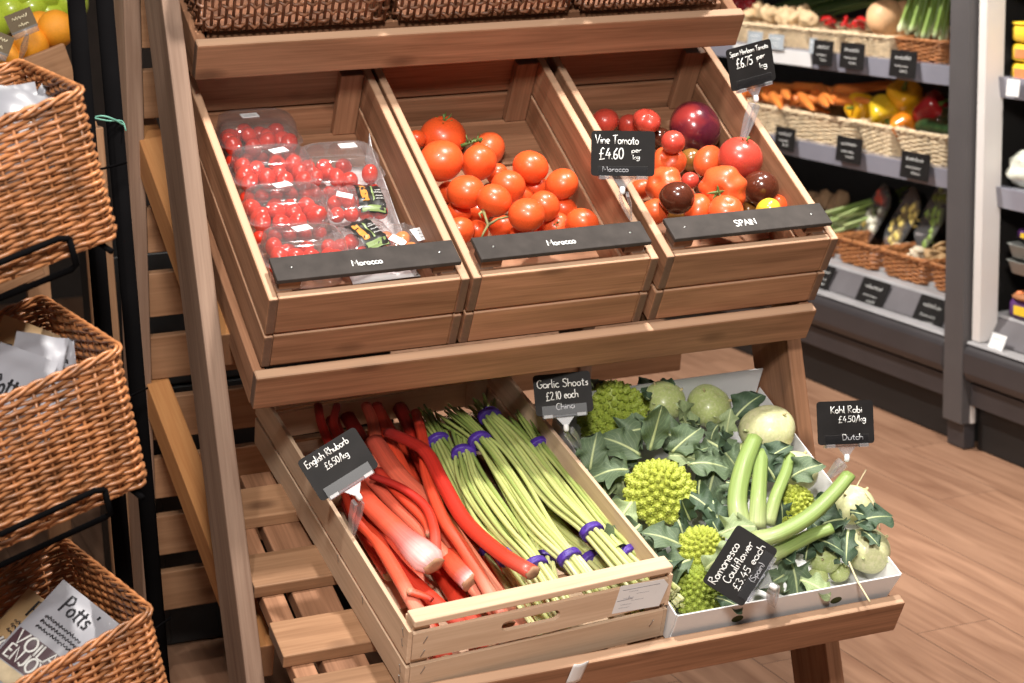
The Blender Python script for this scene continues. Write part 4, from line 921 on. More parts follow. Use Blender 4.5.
bunch([(447, 414, .11), (481, 442, .128), (505, 475, .125), (537, 522, .12), (568, 556, .115), (580, 572, .105)], 'front middle garlic shoot bunch lying on top with dark tips fanned out left', 15, seed=5)

# ------------------------------------------------------------------ romanesco and kohlrabi in the box
ROM = plain('romanesco_green', (.44, .49, .07), rough=.55, var=.22, vscale=30, sss=.05)
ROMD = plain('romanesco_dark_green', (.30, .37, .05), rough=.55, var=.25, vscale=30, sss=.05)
def romanesco_mesh(n=84, seed=0, cone=1.05, sub=18):
    mb = MB(); ga = PI*(3-math.sqrt(5))
    for i in range(n):
        f = (i+.5)/n; a = i*ga; pol = 1.6*f**.6
        x = f**.54; z = 1.15*(1-x**1.5)-.15-(.35*(x-.85) if x > .85 else 0)
        c = Vector((x*math.cos(a), x*math.sin(a), z)); nrm = Vector((.85*x**.6*math.cos(a), .85*x**.6*math.sin(a), .75)).normalized()
        s = .05+.15*f**.8; B = look_frame(c, nrm)
        mb.lathe([(s*1.15, -s*.7), (s*1.05, 0), (s*.74, s*.42), (s*.42, s*.82), (s*.16, s*1.12), (0, s*1.25)], 10, B)
        for k in range(sub):
            g = (k+.5)/sub; b = k*ga+i; rr = s*(.14+.98*g); zz = s*(1.14-1.12*g); q = s*(.12+.17*g)
            mb.lathe([(q, -q*.6), (q*.85, q*.25), (0, q*.8)], 6, B @ T(rr*math.cos(b), rr*math.sin(b), zz) @ Rz(b) @ Ry(.5+.5*g))
    mb.lathe([(0, -.75), (.5, -.7), (.9, -.35), (.98, -.12), (.8, .12), (.5, .5), (.2, .85), (0, .98)], 20)
    return mb.mesh('curd', ROM)
CURD = romanesco_mesh(); CURD2 = with_mat(CURD, ROMD)
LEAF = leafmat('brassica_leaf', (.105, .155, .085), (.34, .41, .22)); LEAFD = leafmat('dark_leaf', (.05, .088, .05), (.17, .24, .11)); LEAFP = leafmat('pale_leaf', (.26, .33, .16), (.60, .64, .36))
def leaf_mesh(seed, L=1.0, W=.36, curl=.4, ruffle=.06, cup=.25, lobed=0):
    rnd = random.Random(seed); ph = rnd.uniform(0, 6)
    def fn(u, v):
        y = (v-.5)*2; wd = W*(math.sin(PI*min(1, u*.96+.03)**1.15)**.62)*(1+lobed*.25*math.sin(u*22+ph)*abs(y))+.012
        px = L*u; bend = curl*u*u
        z = -bend*L*.6+cup*wd*y*y+ruffle*abs(y)**1.5*math.sin(u*13+ph+y*2)+.03*math.sin(u*7+ph*2)*y
        return (px*(1-.18*curl*u), wd*y*(1+.05*math.sin(u*30+ph)*abs(y)), z)
    blade = MB().grid(fn, 26, 12).mesh('blade', LEAF)
    rib = MB(); rib.tube([(fn(u, .5)[0], 0, fn(u, .5)[2]-.004) for u in [k/10 for k in range(10)]], [.035*(1-k/10)+.006 for k in range(10)], 8, squash=.8)
    return blade, rib.mesh('midrib', LEAFP)
LEAVES = [leaf_mesh(1, curl=.6, ruffle=.12), leaf_mesh(2, W=.40, curl=1.0, ruffle=.17), leaf_mesh(3, W=.28, curl=-.4, ruffle=.13, cup=.7), leaf_mesh(4, W=.42, curl=1.2, ruffle=.2, lobed=1), leaf_mesh(5, W=.26, curl=.5, ruffle=.10, lobed=1)]
RIBM = plain('leaf_rib', (.50, .56, .28), rough=.5)
PETI = along('leaf_stalk', [(0, (.42, .46, .22)), (.4, (.25, .34, .10)), (1, (.22, .31, .085))], rough=.45, stripe=.2, sss=.05)
def leaf(parent, px, py, h, L, d, face=(0, .5, .6), kind=0, mat=LEAF, roll=0, M=None):
    """base of the leaf at a pixel and bed height h; d and face are (right, up, toward viewer)"""
    P = BF @ at(px, py, BF, h); x = (RT*d[0]-DN*d[1]-FWD*d[2]).normalized(); z = (RT*face[0]-DN*face[1]-FWD*face[2]); z = (z-x*z.dot(x)).normalized(); y = z.cross(x)
    A = basis(P, x, y, z) @ Rx(roll) @ Matrix.Scale(L*.74, 4); bl, rb = LEAVES[kind % 5]
    o = part('leaf', with_mat(bl, mat), A, parent); part('midrib', with_mat(rb, RIBM), A, o)
def head(px, py, h, rpx, d, label, mat=CURD, sq=1.0):
    P = BF @ at(px, py, BF, h); k = (EYE-P).length/F_PX; r = rpx*k
    A = T(*P) @ look_frame((0, 0, 0), RT*d[0]-DN*d[1]-FWD*d[2], (.2, .1, 1)) @ Matrix.Scale(r, 4)
    t = thing('romanesco', T(*P), label, 'romanesco', 'romanesco cauliflowers in the white box')
    part('curd', mat, A @ Rz(random.uniform(0, 6)), t); return t, r
def petiole(parent, pts, wpx, flat=.75):
    P = [at(x, y, BF, h) for x, y, h in pts]; S = spline(P, 16); k = (EYE-(BF @ S[8])).length/F_PX
    R = [wpx/2*k*(1.35-.35*i/16) for i in range(17)]; mb = MB().tube(S, R, 14, squash=flat, ripple=.06, rn=5)
    part('leaf_stalk', mb.mesh('leaf_stalk', PETI), BF, parent)
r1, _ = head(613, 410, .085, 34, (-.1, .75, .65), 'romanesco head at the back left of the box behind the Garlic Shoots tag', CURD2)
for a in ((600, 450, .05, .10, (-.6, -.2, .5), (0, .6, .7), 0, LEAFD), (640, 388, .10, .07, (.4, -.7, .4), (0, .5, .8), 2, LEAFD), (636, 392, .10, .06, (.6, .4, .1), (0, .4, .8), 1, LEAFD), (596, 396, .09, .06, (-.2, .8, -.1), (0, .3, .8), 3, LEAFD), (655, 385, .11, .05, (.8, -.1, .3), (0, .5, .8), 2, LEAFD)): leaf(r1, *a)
r2, _ = head(660, 490, .085, 34, (0, .62, .75), 'large pointed romanesco head in the middle of the box')
for a in ((640, 455, .10, .10, (-.7, .55, .3), (-.2, .5, .8), 1, LEAF), (628, 470, .09, .09, (-.8, .2, .4), (0, .6, .7), 3, LEAF), (650, 450, .11, .11, (.2, .8, .2), (0, .3, .9), 2, LEAF), (672, 452, .115, .09, (.55, .6, .3), (.1, .4, .9), 1, LEAF), (688, 465, .11, .09, (.75, .3, .4), (.1, .6, .8), 3, LEAF),
          (690, 495, .10, .08, (.7, -.3, .6), (0, .7, .7), 0, LEAFD), (678, 520, .09, .08, (.3, -.7, .6), (0, .7, .7), 1, LEAFD), (640, 525, .08, .12, (-.65, -.5, .5), (.1, .7, .7), 2, LEAF), (632, 502, .085, .11, (-.55, -.65, .5), (.2, .7, .6), 0, LEAFP), (655, 528, .09, .09, (-.1, -.8, .5), (0, .8, .6), 4, LEAF)): leaf(r2, *a)
r3, _ = head(703, 548, .075, 24, (.15, .6, .75), 'small romanesco head above the tilted Romanesco price tag')
for a in ((690, 560, .08, .09, (-.8, -.1, .5), (0, .8, .6), 1, LEAF), (680, 545, .09, .09, (-.75, .5, .3), (0, .7, .7), 0, LEAF), (720, 535, .10, .08, (.6, .5, .3), (0, .6, .7), 3, LEAFP), (705, 570, .085, .10, (.45, .6, .5), (-.3, .6, .7), 4, LEAFP), (735, 545, .10, .10, (-.35, -.85, .4), (-.3, .6, .7), 0, LEAFP)): leaf(r3, *a)
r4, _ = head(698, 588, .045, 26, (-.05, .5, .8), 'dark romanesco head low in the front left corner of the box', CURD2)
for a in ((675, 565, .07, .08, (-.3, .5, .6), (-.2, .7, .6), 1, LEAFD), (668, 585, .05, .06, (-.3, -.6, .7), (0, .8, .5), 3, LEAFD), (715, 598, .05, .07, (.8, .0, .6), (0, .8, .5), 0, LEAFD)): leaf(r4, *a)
r5, _ = head(796, 505, .08, 22, (.3, .6, .7), 'romanesco head between the kohlrabi and the thick cut stalks')
for a in ((775, 480, .11, .09, (-.3, .7, .5), (0, .5, .8), 3, LEAFD), (790, 478, .12, .08, (.5, .5, .5), (0, .5, .8), 1, LEAF), (765, 462, .125, .07, (.5, .6, .4), (0, .5, .8), 1, LEAFD)): leaf(r5, *a)
petiole(r5, [(741, 530, .10), (737, 500, .12), (743, 468, .14), (755, 438, .155)], 16)
petiole(r5, [(757, 528, .10), (758, 500, .125), (760, 472, .135), (762, 452, .14)], 13)
petiole(r5, [(768, 524, .10), (776, 496, .125), (786, 472, .135), (790, 455, .14)], 10)
petiole(r5, [(752, 540, .11), (778, 534, .125), (808, 517, .14), (832, 495, .155), (849, 475, .17)], 15)
petiole(r5, [(770, 556, .09), (790, 546, .10), (812, 535, .11), (832, 528, .12)], 13)
KOH = speckled('kohlrabi_skin', (.45, .52, .20), (.58, .60, .34), scale=9, amount=.7, rough=.4, coat=.15)
KOHP = speckled('kohlrabi_pale_skin', (.60, .60, .32), (.70, .66, .42), scale=7, amount=.8, rough=.45, coat=.1)
SCAR = plain('kohlrabi_scar', (.55, .47, .25), rough=.7, var=.3, vscale=40)
def kohl_mesh(seed):
    rnd = random.Random(seed); ph = rnd.uniform(0, 6)
    def fn(g, r, z): return r*(1+.035*math.cos(3*g+ph)+.02*math.cos(5*g+2*ph)), z*.86-(.10*max(0, 1-r/.4)**2 if z > 0 else -.04*max(0, 1-r/.4)**2)
    return MB().lathe([(math.sin(PI*i/18), -math.cos(PI*i/18)) for i in range(19)], 32, None, fn).mesh('bulb', KOH, weld=True)
KM = [kohl_mesh(1), kohl_mesh(2)]
def kohlrabi(px, py, h, rpx, d, label, mat=KOH, stubs=4, leaves=()):
    P = BF @ at(px, py, BF, h); k = (EYE-P).length/F_PX; r = rpx*k
    A = T(*P) @ look_frame((0, 0, 0), RT*d[0]-DN*d[1]-FWD*d[2], (.2, .1, 1)) @ Rz(random.uniform(0, 6)) @ Matrix.Scale(r*1.04, 4)
    t = thing('kohlrabi', T(*P), label, 'kohlrabi', 'kohlrabi in the white box')
    part('bulb', with_mat(KM[int(px) % 2], mat), A, t)
    part('top_scar', MB().lathe([(.30, .70), (.27, .76), (.15, .775), (0, .77)], 18, None, lambda g, r_, z: (r_*(1+.1*math.cos(4*g)), z)).mesh('top_scar', SCAR), A, t)
    for q in range(stubs):
        a = 2*PI*q/stubs+.5; z0 = .25+.4*(q % 2); r_ = math.sqrt(max(0, 1-(z0/.86)**2)); mb = MB().tube([(r_*.92*math.cos(a), r_*.92*math.sin(a), z0), (r_*1.05*math.cos(a), r_*1.05*math.sin(a), z0+.06), (r_*1.1*math.cos(a), r_*1.1*math.sin(a), z0+.10)], [.10, .075, .07], 8, squash=.5)
        part('stem_stub', mb.mesh('stem_stub', SCAR if q % 2 else RIBM), A, t)
    for l in leaves: leaf(t, *l)
    return t
kohlrabi(664, 401, .095, 21, (.2, .7, .5), 'green kohlrabi at the back of the box next to the rear romanesco', KOH, 5, ((650, 400, .12, .05, (-.5, .3, .5), (0, .5, .8), 2, LEAFD),))
kohlrabi(709, 406, .085, 22, (.4, .6, .5), 'round green kohlrabi in the back right corner of the box', KOH, 4, ((735, 418, .10, .09, (.5, .75, .3), (-.2, .4, .8), 1, LEAFD), (728, 412, .10, .07, (.7, .3, .4), (-.1, .5, .8), 3, LEAFD)))
kohlrabi(768, 430, .105, 27, (-.1, .9, .35), 'pale yellow kohlrabi with a flat cut top, uppermost on the right', KOHP, 3)
kohlrabi(795, 472, .075, 22, (-.2, .8, .4), 'pale kohlrabi half hidden below the flat topped one', KOHP, 4)
kohlrabi(853, 505, .075, 21, (.1, .85, .4), 'pale kohlrabi at the right wall behind the leafy one', KOHP, 4, ((836, 512, .10, .07, (-.3, -.4, .8), (0, .8, .6), 1, LEAF), (850, 512, .11, .06, (.8, .0, .4), (0, .7, .6), 0, LEAFD)))
K6 = kohlrabi(867, 550, .055, 23, (.3, .7, .6), 'kohlrabi in the front right corner of the box with dark leaves', KOHP, 5, ((848, 530, .09, .09, (-.2, -.6, .7), (-.2, .7, .6), 4, LEAFD), (856, 524, .10, .08, (.6, .5, .4), (0, .6, .7), 3, LEAFD), (846, 520, .10, .09, (-.8, .2, .5), (0, .7, .6), 1, LEAFD), (862, 530, .10, .06, (.5, -.3, .7), (0, .7, .6), 4, LEAFD)))
kohlrabi(823, 556, .055, 17, (.2, .5, .8), 'small green kohlrabi in front left of the leafy corner one', KOH, 4)
kohlrabi(818, 577, .03, 10, (0, .5, .8), 'tiny green kohlrabi at the front panel, left of two', KOH, 3)
kohlrabi(839, 572, .03, 10, (0, .5, .8), 'tiny green kohlrabi at the front panel, right of two', KOH, 3)
kohlrabi(746, 460, .06, 18, (0, .6, .6), 'shaded kohlrabi beneath the thick cut stalks', KOH, 3)
# loose leaves that fill the bed
def loose(px, py, h, L, d, face, kind, mat, label):
    P = BF @ at(px, py, BF, h); t = thing('cauliflower_leaf', T(*P), label, 'leaf', 'loose leaves in the white box'); leaf(t, px, py, h, L, d, face, kind, mat)
EXTRA = [(600, 462, .07, .07), (618, 470, .08, .06), (640, 440, .10, .07), (660, 440, .11, .06), (676, 436, .10, .06), (684, 452, .11, .06), (696, 460, .11, .06), (700, 480, .10, .06), (706, 512, .09, .06), (690, 520, .09, .055), (722, 455, .11, .06), (726, 482, .10, .06), (728, 505, .09, .06), (748, 500, .09, .05), (612, 520, .05, .07), (628, 535, .06, .06), (650, 550, .06, .06), (664, 570, .05, .05), (780, 500, .10, .055), (774, 455, .12, .05), (812, 500, .09, .055), (826, 540, .08, .05), (806, 560, .06, .05), (784, 575, .06, .055), (770, 545, .08, .055), (840, 548, .08, .05), (718, 425, .10, .05), (700, 425, .10, .05)]
EXTRA.sort()
for k, (px, py, h, L) in enumerate(EXTRA):
    a = random.uniform(0, 2*PI); P = BF @ at(px, py, BF, h)
    t = thing('cauliflower_leaf', T(*P), '%s small crumpled leaf from the left filling the white box' % ORD[k], 'leaf', 'small crumpled leaves in the white box')
    leaf(t, px, py, h, L*random.uniform(1, 1.35), (math.cos(a), math.sin(a), random.uniform(.2, .8)), (random.uniform(-.4, .4), .6, .7), random.randint(0, 4), random.choice((LEAF, LEAFD, LEAFD, LEAFP)), roll=random.uniform(-.5, .5))
for a in (((590, 470, .07, .09, (.1, .8, .3), (0, .5, .7), 1, LEAF), 'grey green leaf by the left wall of the box'), ((615, 440, .09, .10, (.5, .5, .4), (0, .6, .7), 3, LEAF), 'curled leaf in front of the rear romanesco head'),
          ((650, 432, .10, .10, (.6, .1, .5), (0, .6, .7), 1, LEAF), 'ruffled leaf below the two rear kohlrabi'), ((690, 428, .10, .09, (-.4, .5, .4), (0, .5, .8), 2, LEAFP), 'pale leaf right of the rear kohlrabi pair'),
          ((705, 440, .10, .10, (.7, -.2, .5), (0, .6, .7), 3, LEAF), 'leaf between the corner kohlrabi and the cut stalks'), ((715, 470, .10, .10, (-.3, -.7, .5), (0, .7, .6), 1, LEAF), 'leaf hanging left of the thick cut stalk'),
          ((712, 500, .10, .09, (.2, -.7, .5), (0, .7, .6), 0, LEAFD), 'dark leaf right of the large pointed romanesco'), ((610, 500, .06, .10, (.3, -.6, .5), (.2, .7, .6), 1, LEAF), 'leaf near the left wall beside the pine crate'),
          ((790, 560, .06, .09, (.2, -.5, .7), (0, .8, .5), 3, LEAF), 'leaf beside the clip of the Romanesco tag'), ((800, 580, .05, .08, (.8, -.1, .6), (0, .8, .5), 0, LEAFP), 'pale folded leaf at the front panel'),
          ((810, 540, .08, .08, (.5, .2, .6), (0, .7, .6), 1, LEAFD), 'dark leaf under the long cut stalk'), ((645, 545, .06, .09, (.1, -.7, .5), (0, .8, .6), 3, LEAFD), 'dark leaf behind the front right corner of the pine crate'),
          ((785, 595, .05, .07, (-.6, .2, .7), (0, .8, .5), 2, LEAF), 'small leaf behind the Romanesco tag clip'), ((725, 440, .09, .08, (.1, .8, .4), (0, .5, .8), 4, LEAFP), 'narrow pale leaf left of the flat topped kohlrabi')): loose(*a[0], a[1])
mb = MB(); mb.tube(spline([at(849, 562, BF, .07), at(857, 580, BF, .075), at(864, 592, BF, .075), at(873, 608, BOT, .012) if False else at(870, 602, BF, .07)], 10), .0016, 6)
STRAW = plain('straw', (.70, .58, .36), rough=.7)
tag(part('straw', mb.mesh('straw', STRAW), BF), 'pale straw hanging over the front panel of the white box', 'straw', 'loose straws in the white box')
for (a, b, c), lb in ((((866, 470, .10), (858, 484, .10), (855, 492, .09)), 'yellow straw sticking up behind the right kohlrabi'), (((865, 492, .11), (874, 505, .10), (880, 530, .08)), 'thin straw curving along the right wall of the box')):
    tag(part('straw', MB().tube(spline([at(*a[:2], BF, a[2]), at(*b[:2], BF, b[2]), at(*c[:2], BF, c[2])], 8), .0014, 5).mesh('straw', STRAW), BF), lb, 'straw', 'loose straws in the white box')
fl = at(577, 672, BOTR, -.02)
tag(part('paper_scrap', MB().grid(lambda u, v: (-.012+.026*u+.006*v, -.002-.002*math.sin(u*4), -.038+.045*v), 6, 6).mesh('paper_scrap', PAPER), BOTR @ T(.4, 0, 0), None, solid=.0006), 'small white paper scrap stuck on the front rail of the bottom shelf', 'paper')

# ------------------------------------------------------------------ wicker baskets
def rr_path(L, W, rc, n):
    """n points round a rounded rectangle centred on the origin, with outward normals"""
    segs = [((L/2-rc), 0), (rc*PI/2, 1), ((W-2*rc), 0), (rc*PI/2, 1), ((L-2*rc), 0), (rc*PI/2, 1), ((W-2*rc), 0), (rc*PI/2, 1), ((L/2-rc), 0)]
    tot = sum(s for s, _ in segs); out = []
    for i in range(n):
        d = tot*i/n; p = Vector((0, -W/2)); a = 0.0
        for s, arc in segs:
            if d <= s:
                if arc: g = d/rc; c = p+Vector((-math.sin(a), math.cos(a)))*rc; p = c+Vector((math.sin(a+g), -math.cos(a+g)))*rc; a += g
                else: p = p+Vector((math.cos(a), math.sin(a)))*d
                break
            if arc: c = p+Vector((-math.sin(a), math.cos(a)))*rc; a += PI/2; p = c+Vector((math.sin(a), -math.cos(a)))*rc
            else: p = p+Vector((math.cos(a), math.sin(a)))*s
            d -= s
        out.append((p, Vector((math.sin(a), -math.cos(a)))))
    return out
def basket_meshes(L, W, H, taper, rows, stakes, r, mat, amp=1.0, sides=5, rim=2.6, per=3, jitter=.12, seed=0, rc=.04):
    """rim plane at z = 0, body down to z = -H; every row is one strand that passes in front of and behind the stakes"""
    rnd = random.Random(seed); w = MB(); n = stakes*per
    for k in range(rows):
        z = -H+(k+.5)*H/rows; f = -z/H; base = rr_path(L-2*taper*f, W-2*taper*f, rc, n); pts = []
        for i, (p, nn) in enumerate(base):
            o = amp*r*math.cos(PI*i/per+PI*(k % 2)); pts.append((p.x+nn.x*o, p.y+nn.y*o, z+rnd.uniform(-jitter, jitter)*r*2))
        w.tube(pts, r*.93, sides, closed=True, up=(0, 0, 1))
    top = rr_path(L, W, rc, stakes); bot = rr_path(L-2*taper, W-2*taper, rc, stakes)
    for (a, _), (b, _) in zip(top, bot): w.tube([(b.x, b.y, -H), (a.x, a.y, 0)], r*.8, 5)
    rm = MB(); n2 = stakes*4
    for s in range(3):
        pts = []
        for i, (p, nn) in enumerate(rr_path(L+.004, W+.004, rc, n2)):
            a = 2*PI*i/(n2/round(stakes/2.6))+s*2*PI/3; pts.append((p.x+nn.x*r*1.2*math.cos(a), p.y+nn.y*r*1.2*math.cos(a), r*.8+r*1.2*math.sin(a)))
        rm.tube(pts, r*rim*.42, 6, closed=True, up=(0, 0, 1))
    bs = MB().prism([(p.x, p.y) for p, _ in rr_path(L-2*taper, W-2*taper, rc, 40)], -H, -H+.006)
    return w.mesh('weave', mat), rm.mesh('rim', mat), bs.mesh('base', mat, False)
def basket(name, me, M, label, group=None, cat='basket'):
    t = thing(name, M, label, cat, group)
    for nm, m in zip(('weave', 'rim', 'base'), me): part(nm, m, M, t)
    return t
# three baskets on the top shelf
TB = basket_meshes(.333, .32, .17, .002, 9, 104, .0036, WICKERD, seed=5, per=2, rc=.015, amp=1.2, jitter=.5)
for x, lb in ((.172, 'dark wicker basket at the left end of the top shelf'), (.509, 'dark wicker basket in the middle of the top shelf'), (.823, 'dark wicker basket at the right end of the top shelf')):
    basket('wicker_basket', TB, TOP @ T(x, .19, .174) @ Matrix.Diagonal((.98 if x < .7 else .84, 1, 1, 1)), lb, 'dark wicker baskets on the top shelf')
# the tall rack of tilted baskets on the left
def tilt_axes(al, ep, ph):
    e = Vector((math.sin(al)*math.cos(ep), math.cos(al)*math.cos(ep), math.sin(ep))); no = Vector((math.cos(al), -math.sin(al), 0)); z = no.cross(e)
    if z.z < 0: z = -z
    v = -no*math.cos(ph)+z*math.sin(ph); return e, v, no*math.sin(ph)+z*math.cos(ph)
BL, BWD, BH = .46, .29, .19
LB = basket_meshes(BL, BWD, BH, .012, 31, 54, .0032, WICKER, seed=3, per=3, rim=1.9, rc=.016)
rackpos = []
for k, (cx, cyy, al, ep, ph, wh) in enumerate(((81, 90, 1.47, .27, .065, 'top'), (119.5, 348.5, 1.40, .245, .075, 'middle'), (150.5, 611, 1.36, .27, .08, 'bottom'))):
    C = at_y(cx, cyy, -.46); e, v, z = tilt_axes(al, ep, ph)
    if v.y < 0: v = -v
    o = C-e*BL/2+v*BWD/2-z*.004
    y = z.cross(e); M = basis(o, e, y, z); rackpos.append((M, e, v, z, C))
    basket('wicker_basket', LB, M, 'large golden brown wicker basket tilted to the left, %s one of the left rack' % wh, 'golden wicker baskets on the left rack')
rack = thing('basket_rack', T(-.3, -.2, 0), 'black metal rack with two poles holding the tilted baskets on the left', 'basket rack')
for (xa, xb, y) in ((104.5, 162, -.09), (76, 133, -.13)):
    A = at_y(xa, 0, y); B = at_y(xb, 683, y); d = (A-B)/(A.z-B.z)
    part('pole', MB().tube([B-d*B.z+d*.005, A+d*(1.75-A.z)], .0125, 16).mesh('pole', BLACKMETAL), None if False else Matrix(), rack)
for (M, e, v, z, C) in rackpos:
    # wire cradle under each basket: a rail along the near side, an upright lip and a cross wire
    yn = -BWD/2-.002; q = lambda x, y, h: M @ Vector((x, y, h))
    mb = MB(); mb.tube([q(-BL/2, yn, -BH-.012), q(BL/2-.085, yn, -BH-.012), q(BL/2-.08, yn-.012, -BH-.005), q(BL/2-.078, yn-.014, -BH+.03)], .0042, 8)
    part('wire_rail', mb.mesh('wire_rail', BLACKMETAL), Matrix(), rack)
    part('wire_rail', MB().tube([q(-BL/2, yn-.012, -BH+.03), q(BL/2-.09, yn-.014, -BH+.035), q(BL/2-.078, yn-.014, -BH+.03)], .0042, 8).mesh('wire_rail', BLACKMETAL), Matrix(), rack)
    for x in (-BL/2+.03, BL/2-.03): part('cross_wire', MB().tube([q(x, -BWD/2, -BH-.010), q(x, BWD/2, -BH-.010), q(x+.02, BWD/2+.05, -BH+.02)], .004, 8).mesh('cross_wire', BLACKMETAL), Matrix(), rack)
    hk = MB(); P = q(BL/2, .02, -BH*.75); hk.tube([P, P+Vector((.02, .05, .0)), P+Vector((.085, .12, .0))], .0018, 6)
    part('hook', hk.mesh('hook', BLACKMETAL), Matrix(), rack)
TIE = plain('green_tie', (.10, .26, .20), rough=.6)
mb = MB(); mb.tube(spline([at_y(88, 121, -.105), at_y(100, 116, -.112), at_y(113, 119, -.112), at_y(125, 126, -.10)], 12), .0014, 6); mb.tube(spline([at_y(88, 117, -.105), at_y(98, 119, -.114), at_y(110, 121, -.114), at_y(122, 121, -.10), at_y(126, 131, -.105)], 12), .0012, 6)
tag(part('twist_tie', mb.mesh('twist_tie', TIE)), 'green twist tie knotted round the black rack poles', 'tie')

# packets in the left baskets
PKT = plain('packet_grey', (.30, .30, .335), rough=.45, var=.1); PKTS = plain('packet_silver', (.17, .17, .19), rough=.35, var=.25); PKTB = plain('packet_kraft', (.42, .27, .13), rough=.5); PURP = plain('packet_aubergine', (.06, .025, .035), rough=.5); PKW = plain('packet_window', (.55, .45, .30), rough=.2, coat=.5, var=.2, vscale=60); INK = plain('packet_ink', (.02, .02, .025), rough=.6)
def packet(M, W, H, label, mat=PKT, big=False, puff=.018):
    t = thing('snack_packet', M, label, 'packet', 'snack packets in the left baskets')
    sd = random.uniform(0, 50)
    def f(sg):
        def g(u, v):
            x, y = (u-.5)*W, (v-.5)*H; e = max(0, math.sin(PI*u))**.5*max(0, math.sin(PI*min(1, v/.9)))**.6
            return (x, y, sg*(puff*e+.0008)+.005*e*noise.noise(Vector((u*4+sd, v*5, sd)))+.004*noise.noise(Vector((u*3+sd, v*3, 3))))
        return g
    mb = MB(); mb.grid(f(1), 14, 18); mb.grid(f(-1), 14, 18); part('pouch', mb.mesh('pouch', mat), M, t)
    F = f(1)
    def patch(nm, m, u0, u1, v0, v1, par, off=.0008):
        def g(u, v): p = F(u0+(u1-u0)*u, v0+(v1-v0)*v); return (p[0], p[1], p[2]+off)
        return part(nm, MB().grid(g, 10, 10).mesh(nm, m), M, par)
    def write(lines, par, mat_):
        mb = MB()
        for (tx, u, v, h, fit, r) in lines:
            k = len(mb.v); lettering(mb, tx, (u-.5)*W, (v-.5)*H, h, 0, r=r, fit=fit, z=0)
            for i in range(k, len(mb.v)):
                x, y, z = mb.v[i]; p = F(min(1, max(0, x/W+.5)), min(1, max(0, y/H+.5))); mb.v[i] = (x, y, z*.5+p[2]+.0016)
        part('lettering', mb.mesh('lettering', mat_), M, par)
    if big:
        o = patch('label_panel', PURP, .04, .96, .17, .46, t); patch('window', PKW, .06, .94, .03, .16, t)
        write([("VOILA!", .1, .33, .021, W*.72, .0019), ("ENJOY", .1, .20, .021, W*.62, .0019)], o, CHALK)
        write([("Potts'", .24, .76, .030, W*.52, .0016)], t, INK)
        mb = MB()
        for q in range(3):
            v = .64-q*.055; p0 = F(.5, v); scribble(mb, -W*.3, (v-.5)*H, W*.6, .007, .0009, p0[2]+.002)
        part('small_print', mb.mesh('small_print', INK), M, t)
    else: write([("Potts'", .2, .5, .03, W*.6, .0018)], t, INK)
    return t
def in_basket(px, py, y, ang, lean, label, W=.12, H=.17, **kw):
    """a packet standing in a basket: its centre seen at a pixel, y metres deep"""
    P = at_y(px, py, y); z = (EYE-P).normalized()
    return packet(look_frame(P, z, -DN) @ Rx(lean) @ Rz(math.radians(ang)), W, H, label, **kw)
in_basket(50, 646, -.34, -42, -.35, "grey packet with Potts' lettering and a dark purple panel, in the bottom left basket", W=.10, H=.165, big=True, puff=.012)
in_basket(20, 648, -.27, -40, -.35, 'kraft brown and grey packet behind the front one in the bottom left basket', W=.095, H=.15, mat=PKTB, big=True, puff=.012)
in_basket(4, 402, -.38, -24, -.5, 'grey packet at the frame edge in the middle left basket', W=.08, H=.16)
in_basket(32, 390, -.34, -10, -.4, 'grey packet standing upright in the middle left basket', W=.068, H=.16)
in_basket(57, 384, -.31, 5, -.4, 'grey packet nearest the rim corner in the middle left basket', W=.055, H=.13)
in_basket(16, 372, -.25, -22, -.3, 'kraft coloured packet at the back of the middle left basket', W=.09, H=.14, mat=PKTB)
in_basket(0, 136, -.38, -15, -.5, 'silvery packet at the frame edge in the top left basket', W=.09, H=.14, mat=PKTS)
in_basket(22, 132, -.34, 12, -.4, 'silvery packet in the middle of the top left basket', W=.06, H=.13, mat=PKTS)
in_basket(42, 124, -.31, -30, -.3, 'silvery packet nearest the rim corner of the top left basket', W=.055, H=.10, mat=PKTS)

# ------------------------------------------------------------------ fruit crate behind, upper left
ORANGE = plain('orange_peel', (.85, .33, .02), rough=.45, bump=.35, bscale=180, var=.06); LIME = plain('green_apple_skin', (.44, .56, .045), rough=.3, coat=.3, var=.2, vscale=20)
e, v, z = tilt_axes(1.38, .29, 0.03)
if v.y < 0: v = -v
FM = basis(at_y(63, 43, 1.0), e, z.cross(e), z)
def fruit_crate():
    t = thing('wooden_crate', FM, 'tilted wooden fruit crate of oranges and green apples at the upper left corner', 'crate')
    for (y, nm) in ((0, 'front_board'), (.30, 'back_board')): board(nm, (-.28, y, -.075), (.56, .014, .15), FM, t, W_BACK)
    for x in (-.007, -.553): board('side_board', (x, .15, -.085), (.014, .286, .13), FM, t, W_BACK, axis=1)
    board('divider', (-.28, .155, -.02), (.53, .012, .07), FM, t, W_ORANGE)
    board('base_board', (-.28, .15, -.145), (.54, .29, .012), FM, t, W_BACK)
fruit_crate()
def orange_mesh():
    return MB().lathe([(math.sin(PI*i/14), -math.cos(PI*i/14)*(.97)-(.05 if i == 14 else 0)) for i in range(15)], 24).mesh('orange', ORANGE, weld=True)
OM = orange_mesh(); AM = with_mat(ROUND[0], LIME)
for (px, py, dy, lb) in ((56, 29, .055, 'orange nearest the crate corner at the upper left'), (30, 45, .05, 'orange in the middle of the front row at the upper left'), (5, 59, .05, 'orange at the frame edge in the front row at the upper left'), (40, 30, .09, 'orange behind the front row at the upper left')):
    P = at_y(px, py, 1.0+dy); tag(part('orange', OM, T(*P) @ Euler((random.random()*3, 1, 2)).to_matrix().to_4x4() @ Matrix.Scale(.038, 4)), lb, 'orange', 'oranges in the upper left crate')
